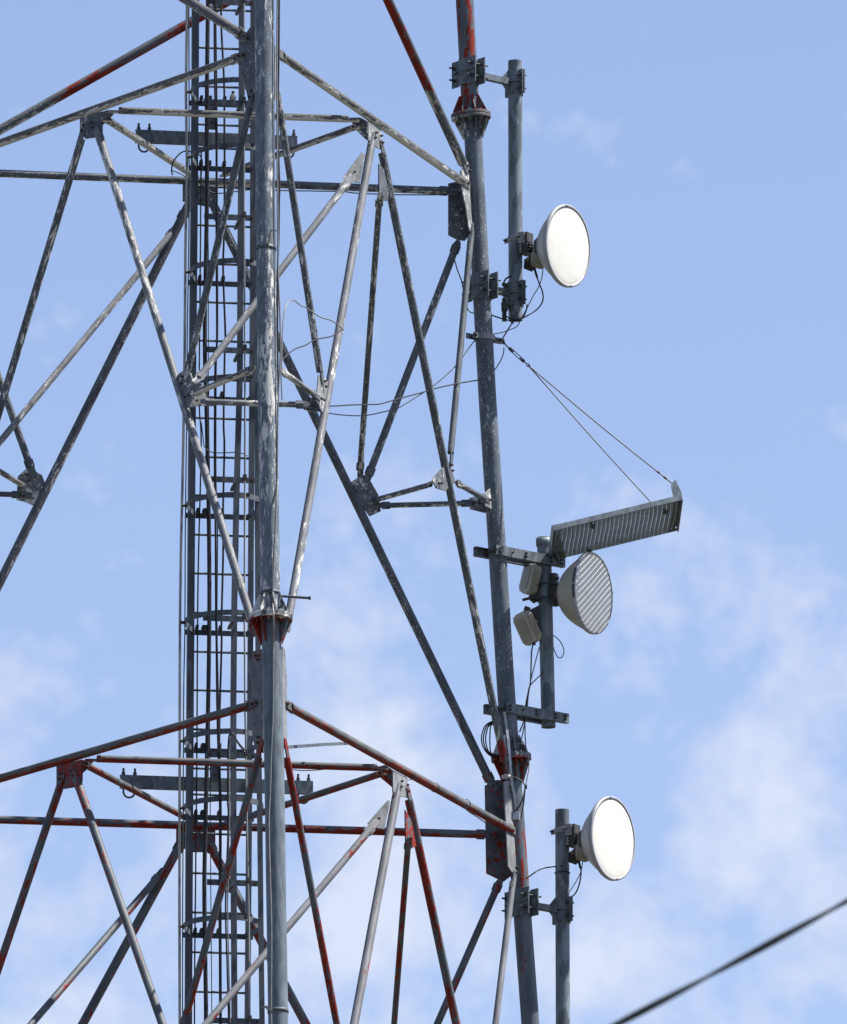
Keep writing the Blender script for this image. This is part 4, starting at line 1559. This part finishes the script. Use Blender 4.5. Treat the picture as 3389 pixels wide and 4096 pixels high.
yp = pcA.y
GD = 'cables about the upper dish'
yl = lowA.y
cable(zA([(968, 800), (972, 825), (985, 880), (1010, 950), (1045, 1040), (1045, 1130), (990, 1210), (900, 1270), (830, 1303), (740, 1322), (650, 1305), (545, 1270), (480, 1240)],
         [yl, yl, yl, yl, yl, yl, yp, yp - .03, yp - .07, yp - .09, yp - .1, yp - .15, yp - .25]), .0062, M_BLK,
      'black cable dropping from the upper dish radio and round the pipe foot', group=GD)
MB_ = MB().tube(smooth_path(zA([(965, 806), (975, 840), (992, 895)], yl), 4), .0105, 8)
tag(MB_.build('cable_boot', M_BLK), 'thick black rubber boot under the upper dish radio', 'cable boot', 'boots under the dish radios')
cable(zA([(1050, 790), (1040, 880), (1010, 980), (950, 1080), (890, 1200), (850, 1270), (830, 1310), (790, 1380), (720, 1412), (640, 1440), (555, 1457), (500, 1462)],
         [yl, yl, yl, yl, yp, yp, yp, yp, yp - .05, yp - .1, yp - .2, yp - .25]), .0045, M_GREYC,
      'thin grey cable from the upper dish radio passing behind the leg', group=GD)
cable(zA([(165, 700), (200, 820), (240, 930), (262, 1040), (275, 1130), (300, 1205), (330, 1238), (370, 1248)], yR - .22), .0056, M_BLK,
      'black cable bulging out left of the right leg below its gusset', group=GD)
cable(zA([(640, 1140), (645, 1210), (670, 1265), (720, 1300), (790, 1315), (850, 1290), (885, 1210), (890, 1160)], yp - .10), .0062, M_BLK,
      'black cable looped under the open foot of the upper mount pipe', group=GD)
cable(zA([(655, 960), (668, 925), (695, 895), (740, 880)], yp - .11), .0075, M_BLK, 'short black cable arching behind the upper mount pipe clamp', group=GD)
mb = MB().box(zA([(665, 1215)], yp - .02)[0], V((.02, 0, 0)), V((0, .03, 0)), V((0, 0, .10)))
mb.tube([zA([(635, 1215)], yp - .05)[0], zA([(700, 1215)], yp - .05)[0]], .016, 8)
mb.tube([zA([(640, 965)], yp - .08)[0], zA([(690, 965)], yp - .08)[0]], .016, 8)
tag(mb.build('surge_arrester', M_DARK, bevel=.004), 'black surge arrester box tucked behind the upper mount pipe foot', 'connector box')
cable(zA([(345, 1550), (300, 1610), (250, 1690)], yR), .0040, M_BLK, 'short black wire slanting left from below the stay bracket', 'wire')
cable(zA([(662, 1588), (655, 1650), (630, 1715), (585, 1790), (550, 1830)], yR + .05), .0052, M_GREYC, 'grey cable curving from the stay bracket back to the leg', group=GD)


def zB(pts, y):
    return [PY(1850 + a / 2.624, 2600 + b_ / 2.624, (y if not isinstance(y, (list, tuple)) else y[i])) for i, (a, b_) in enumerate(pts)]


ym = pBm.y - .12
GM = 'cables of the middle dish'
cable(zB([(748, -75), (728, 0), (722, 120), (715, 330), (695, 430), (668, 560), (662, 640), (655, 720), (600, 860)], ym), .0062, M_BLK,
      'black cable hanging from the lower small radio unit to the flange', group=GM)
cable(zB([(822, -60), (800, 0), (760, 150), (718, 320), (702, 410), (688, 520), (682, 610), (664, 720), (640, 840), (622, 930)], ym), .0050, M_GREYC,
      'thin grey cable hanging beside the middle mount pipe', group=GM)
cable(zB([(850, 225), (820, 262), (760, 320), (712, 372), (690, 440), (676, 560), (668, 640), (658, 760), (658, 880), (664, 1000), (680, 1060)], ym), .0050, M_BLK,
      'black cable coming round the middle mount pipe into the bundle', group=GM)
cable([PY(1850 + a / 1.931, 1900 + b_ / 1.931, pBm.y + .02) for a, b_ in [(700, 1238), (725, 1255), (760, 1292), (784, 1350), (772, 1402), (740, 1410), (712, 1360), (700, 1320)]],
      .0042, M_BLK, 'small black cable loop sticking out right of the middle mount pipe', group=GM)
for i, (ul, dy, lb) in enumerate(((200, 0, 'outermost loop of the black cable coil above the right flange'), (220, 12, 'second loop of the black cable coil above the right flange'),
                                  (243, 22, 'third loop of the black cable coil above the right flange'), (288, 34, 'innermost loop of the black cable coil above the right flange'))):
    w_ = 300 - ul
    cable(zB([(360, 745 + dy), (310, 750 + dy), (ul + w_ * .45, 790 + dy), (ul + w_ * .12, 860 + dy), (ul, 930), (ul + w_ * .15, 1010 - dy * .3), (ul + w_ * .55, 1075 - dy * .6), (310, 1120 - dy), (370, 1140 - dy)], yR + .12 - .01 * i),
          .0056, M_BLK, lb, group='loops of the cable coil')
# flat conduit strip tied down the right leg past the flange
q_ = zB([(440, 650), (452, 720), (468, 830), (482, 940), (495, 1080), (505, 1220), (512, 1330), (525, 1420), (545, 1510), (558, 1600), (566, 1680)], 0)
ys = [yR - .115, yR - .118, yR - .14, yR - .19, yR - .23, yR - .24, yR - .235, yR - .21, yR - .19, yR - .18, yR - .17]
pts = zB([(440, 650), (452, 720), (468, 830), (482, 940), (495, 1080), (505, 1220), (512, 1330), (525, 1420), (545, 1510), (558, 1600), (566, 1680)], ys)
vs, fs = [], []
mb = MB()
for p in pts:
    for a, b_ in ((-1, -1), (1, -1), (1, 1), (-1, 1)):
        vs.append(p + V((a * .011, b_ * .003 - a * .004, 0)))
for i in range(len(pts) - 1):
    for j in range(4):
        j2 = (j + 1) % 4
        fs.append((i * 4 + j, i * 4 + j2, (i + 1) * 4 + j2, (i + 1) * 4 + j))
fs += [(3, 2, 1, 0), tuple(4 * (len(pts) - 1) + j for j in range(4))]
mb.add(vs, fs)
M_CON = galv_mat('conduit_strip_steel', (.40, .43, .46), 20, spread=.2)
tag(mb.build('conduit_strip', M_CON), 'pale flat metal strip running down past the lower right flange', 'strip')
hc = zB([(462, 1328)], yR - .22)[0]
a = (P('NR', 2006, 2987) - P('NR', 2018, 3045)).normalized()
tag(MB().lathe(hc, a, [(.034, -.012), (.041, -.012), (.041, .012), (.034, .012)], 28).box(hc + V((-.0, -.042, 0)), V((.016, 0, 0)), V((0, .008, 0)), V((0, 0, .012))).build('hose_clamp', M_RIM),
    'shiny hose clamp round the brace foot by the lower right flange', 'clamp')
JB = thing('junction_box', zB([(560, 1745)], yR - .16)[0], 'small grey junction box strapped to the right leg by the red brace', 'junction box')
bx = zB([(560, 1745)], yR - .17)[0]
MB().box(bx, V((.034, -.008, 0)), V((.006, .026, 0)), V((0, 0, .038))).build('box', M_STRIP, JB, bevel=.006)
MB().box(bx + V((.004, -.028, .0)), V((.029, -.007, 0)), V((.0007, .003, 0)), V((0, 0, .033))).build('lid', M_CON, JB, bevel=.002)
for dx in (-.02, .012):
    MB().tube([bx + V((dx, 0, -.036)), bx + V((dx, 0, -.055))], .008, 8).build('gland', M_DARK, JB)
GJ = 'cables at the lower right flange'
cable(zB([(395, 1350), (440, 1325), (520, 1330), (600, 1360), (645, 1405), (660, 1440), (640, 1540), (600, 1635), (555, 1690), (530, 1710)], yR - .19), .0062, M_BLK,
      'black cable bowing round the right leg to the junction box', group=GJ)
cable(zB([(680, 1060), (700, 1200), (688, 1300), (664, 1430), (652, 1560), (636, 1680), (615, 1770), (585, 1800)], yR - .06), .0045, M_GREYC,
      'thin grey cable behind the lower right flange to the junction box', group=GJ)
cable(zB([(662, 1440), (648, 1500), (640, 1600), (628, 1700), (600, 1790)], yR - .12), .0050, M_BLK, 'short black cable beside the junction box', group=GJ)
mb = MB().box(zB([(664, 1438)], yR - .1)[0], V((.012, 0, 0)), V((0, .012, 0)), V((0, 0, .016)))
tag(mb.build('cable_tie', M_BLK), 'black cable tie lump on the cables right of the lower flange', 'cable tie')


def zC(pts, y):
    return [PY(1950 + a / 2.483, 3100 + b_ / 2.483, (y if not isinstance(y, (list, tuple)) else y[i])) for i, (a, b_) in enumerate(pts)]


yc, ylc = pcC.y, lowC.y
GC = 'cables of the lower dish'
cable(zC([(908, 840), (915, 880), (930, 950), (925, 1020), (905, 1110), (870, 1180), (825, 1215), (790, 1225)], [ylc, ylc, ylc, ylc, ylc, yc, yc + .03, yc + .06]), .0062, M_BLK,
      'black cable dropping from the lower dish radio behind its pipe', group=GC)
tag(MB().tube(smooth_path(zC([(905, 845), (914, 880), (924, 925)], ylc), 4), .0105, 8).build('cable_boot', M_BLK), 'thick black rubber boot under the lower dish radio', 'cable boot', 'boots under the dish radios')
cable(zC([(948, 835), (942, 900), (925, 970), (880, 1060), (825, 1145), (790, 1190)], [ylc, ylc, ylc, ylc, yc + .03, yc + .06]), .0042, M_GREYC,
      'thin grey cable from the lower dish radio behind its pipe', group=GC)
cable(zC([(385, 1030), (420, 1005), (500, 950), (580, 922), (670, 910), (740, 905)], [yR + .1, yR + .1, yR + .12, yc, yc - .02, yc - .066]), .0060, M_BLK,
      'black cable arching from the right leg to the lowest mount pipe', group=GC)
cable([V((pcC.x, pcC.y, zC([(745, 975)], yc)[0].z)) + V((math.cos(x) * (PIPE_R + .004), math.sin(x) * (PIPE_R + .004), 0)) for x in [2 * math.pi * i / 24 for i in range(25)]],
      .0042, M_BLK, 'black tie wound once round the lowest mount pipe', 'cable tie', n=2)

# ties round the red brace
for i, (u, v) in enumerate(((1638, 3102), (1740, 3150), (1865, 3216))):
    c = P('NR', u, v)
    d = (P('NR', 2044, 3319) - P('NR', 1160, 2828)).normalized()
    tag(MB().lathe(c, d, [(.0365, -.005), (.041, -.005), (.041, .005), (.0365, .005)], 24).build('cable_tie', M_BLK),
        ('black tie round the red level brace nearest its gusset', 'black tie round the red level brace midway to the right leg', 'black tie round the red level brace nearest the right leg')[i],
        'cable tie', 'ties round the red level brace')

# ------------------------------------------------------------------ small bird on the cage bracket
bz = LP(815, 407, FR).z + .025
bc = LP(931, 399, FR)
bc.z = bz
BIRD = thing('bird', bc, 'small dark backed bird with pale belly perched on a cage bracket', 'bird')
up = (ZV + RV * .05).normalized()
me = bpy.data.meshes.new('body')
mb = MB()
mb.lathe(bc + up * .012, up, [(.0005, -.012), (.010, -.008), (.0185, .006), (.0215, .020), (.0195, .034), (.0145, .044), (.0125, .048), (.0135, .054), (.0135, .060), (.0105, .067), (.005, .071), (.0005, .072)], 20)
m, t, b = new_mat('bird_plumage')
geo = nd(t, 'ShaderNodeTexCoord')
sp = nd(t, 'ShaderNodeSeparateXYZ')
t.links.new(geo.outputs['Object'], sp.inputs[0])
front = ramp(t, sp.outputs['Y'], -.004, -.011)
hd = ramp(t, sp.outputs['Z'], .008, .002)
t.links.new(mixc(t, mth(t, 'MULTIPLY', front, hd), (.03, .03, .035), (.42, .40, .34)), b.inputs['Base Color'])
b.inputs['Roughness'].default_value = .8
mb.build('body', m, BIRD)
M_BIRDD = plain_mat('bird_dark', (.025, .025, .03), .7, .3, 60)
hd_c = bc + up * .072
MB().lathe(hd_c + V((.006, -.012, 0)), V((.5, -1, -.1)), [(.0045, -.002), (.003, .003), (.0004, .010)], 10).build('beak', M_BIRDD, BIRD)
for sg in (-1, 1):
    MB().lathe(bc + up * .024 + V((sg * .0185, .004, 0)), (up + V((sg * -.12, -.18, 0))).normalized(), [(.0005, -.036), (.004, -.026), (.008, .0), (.0085, .014), (.004, .022), (.0005, .024)], 12).build('wing', M_BIRDD, BIRD)
    MB().tube([bc + V((sg * .007, -.004, .008)), bc + V((sg * .007, -.008, .0)), bc + V((sg * .007, -.018, -.001))], .0016, 6).build('foot', M_BIRDD, BIRD)
MB().prism([bc + V((-.008, .016, .006)), bc + V((.008, .016, .006)), bc + V((.010, .028, -.034)), bc + V((-.010, .028, -.034))], V((0, .003, .001))).build('tail', M_BIRDD, BIRD)

# ------------------------------------------------------------------ overhead cable nearer the viewer
yo = 52.0
span = []
a, b_ = PY(1750, 4460, yo), PY(4300, 3085, yo)
mid = PY(2960, 3838, yo)
for i in range(41):
    s = i / 40
    # shallow sag through the measured middle
    p = a.lerp(b_, s)
    s0 = (mid.x - a.x) / (b_.x - a.x)
    k = (mid.z - a.lerp(b_, s0).z) / (s0 * (1 - s0))
    p.z += k * s * (1 - s)
    span.append(p)
M_OH = plain_mat('overhead_cable_sheath', (.05, .056, .06), .4, .2, 3)
OH = thing('overhead_cable', mid, 'dark twisted overhead cable sagging across the bottom right corner in front of the tower', 'cable')
dense = smooth_path(span, 12)
for ph in (0, math.pi):
    pts = []
    dist = 0.0
    for i, p in enumerate(dense):
        if i:
            dist += (p - dense[i - 1]).length
        tdir = (dense[min(i + 1, len(dense) - 1)] - dense[max(i - 1, 0)]).normalized()
        sx_ = tdir.cross(V((0, 1, 0))).normalized()
        sy_ = sx_.cross(tdir)
        an = 2 * math.pi * dist / 1.30 + ph + .9
        pts.append(p + (sx_ * math.cos(an) + sy_ * math.sin(an)) * .0088)
    MB().tube(pts, .0090, 10).build('strand', M_OH, OH)
print('bolts on tower', NB)
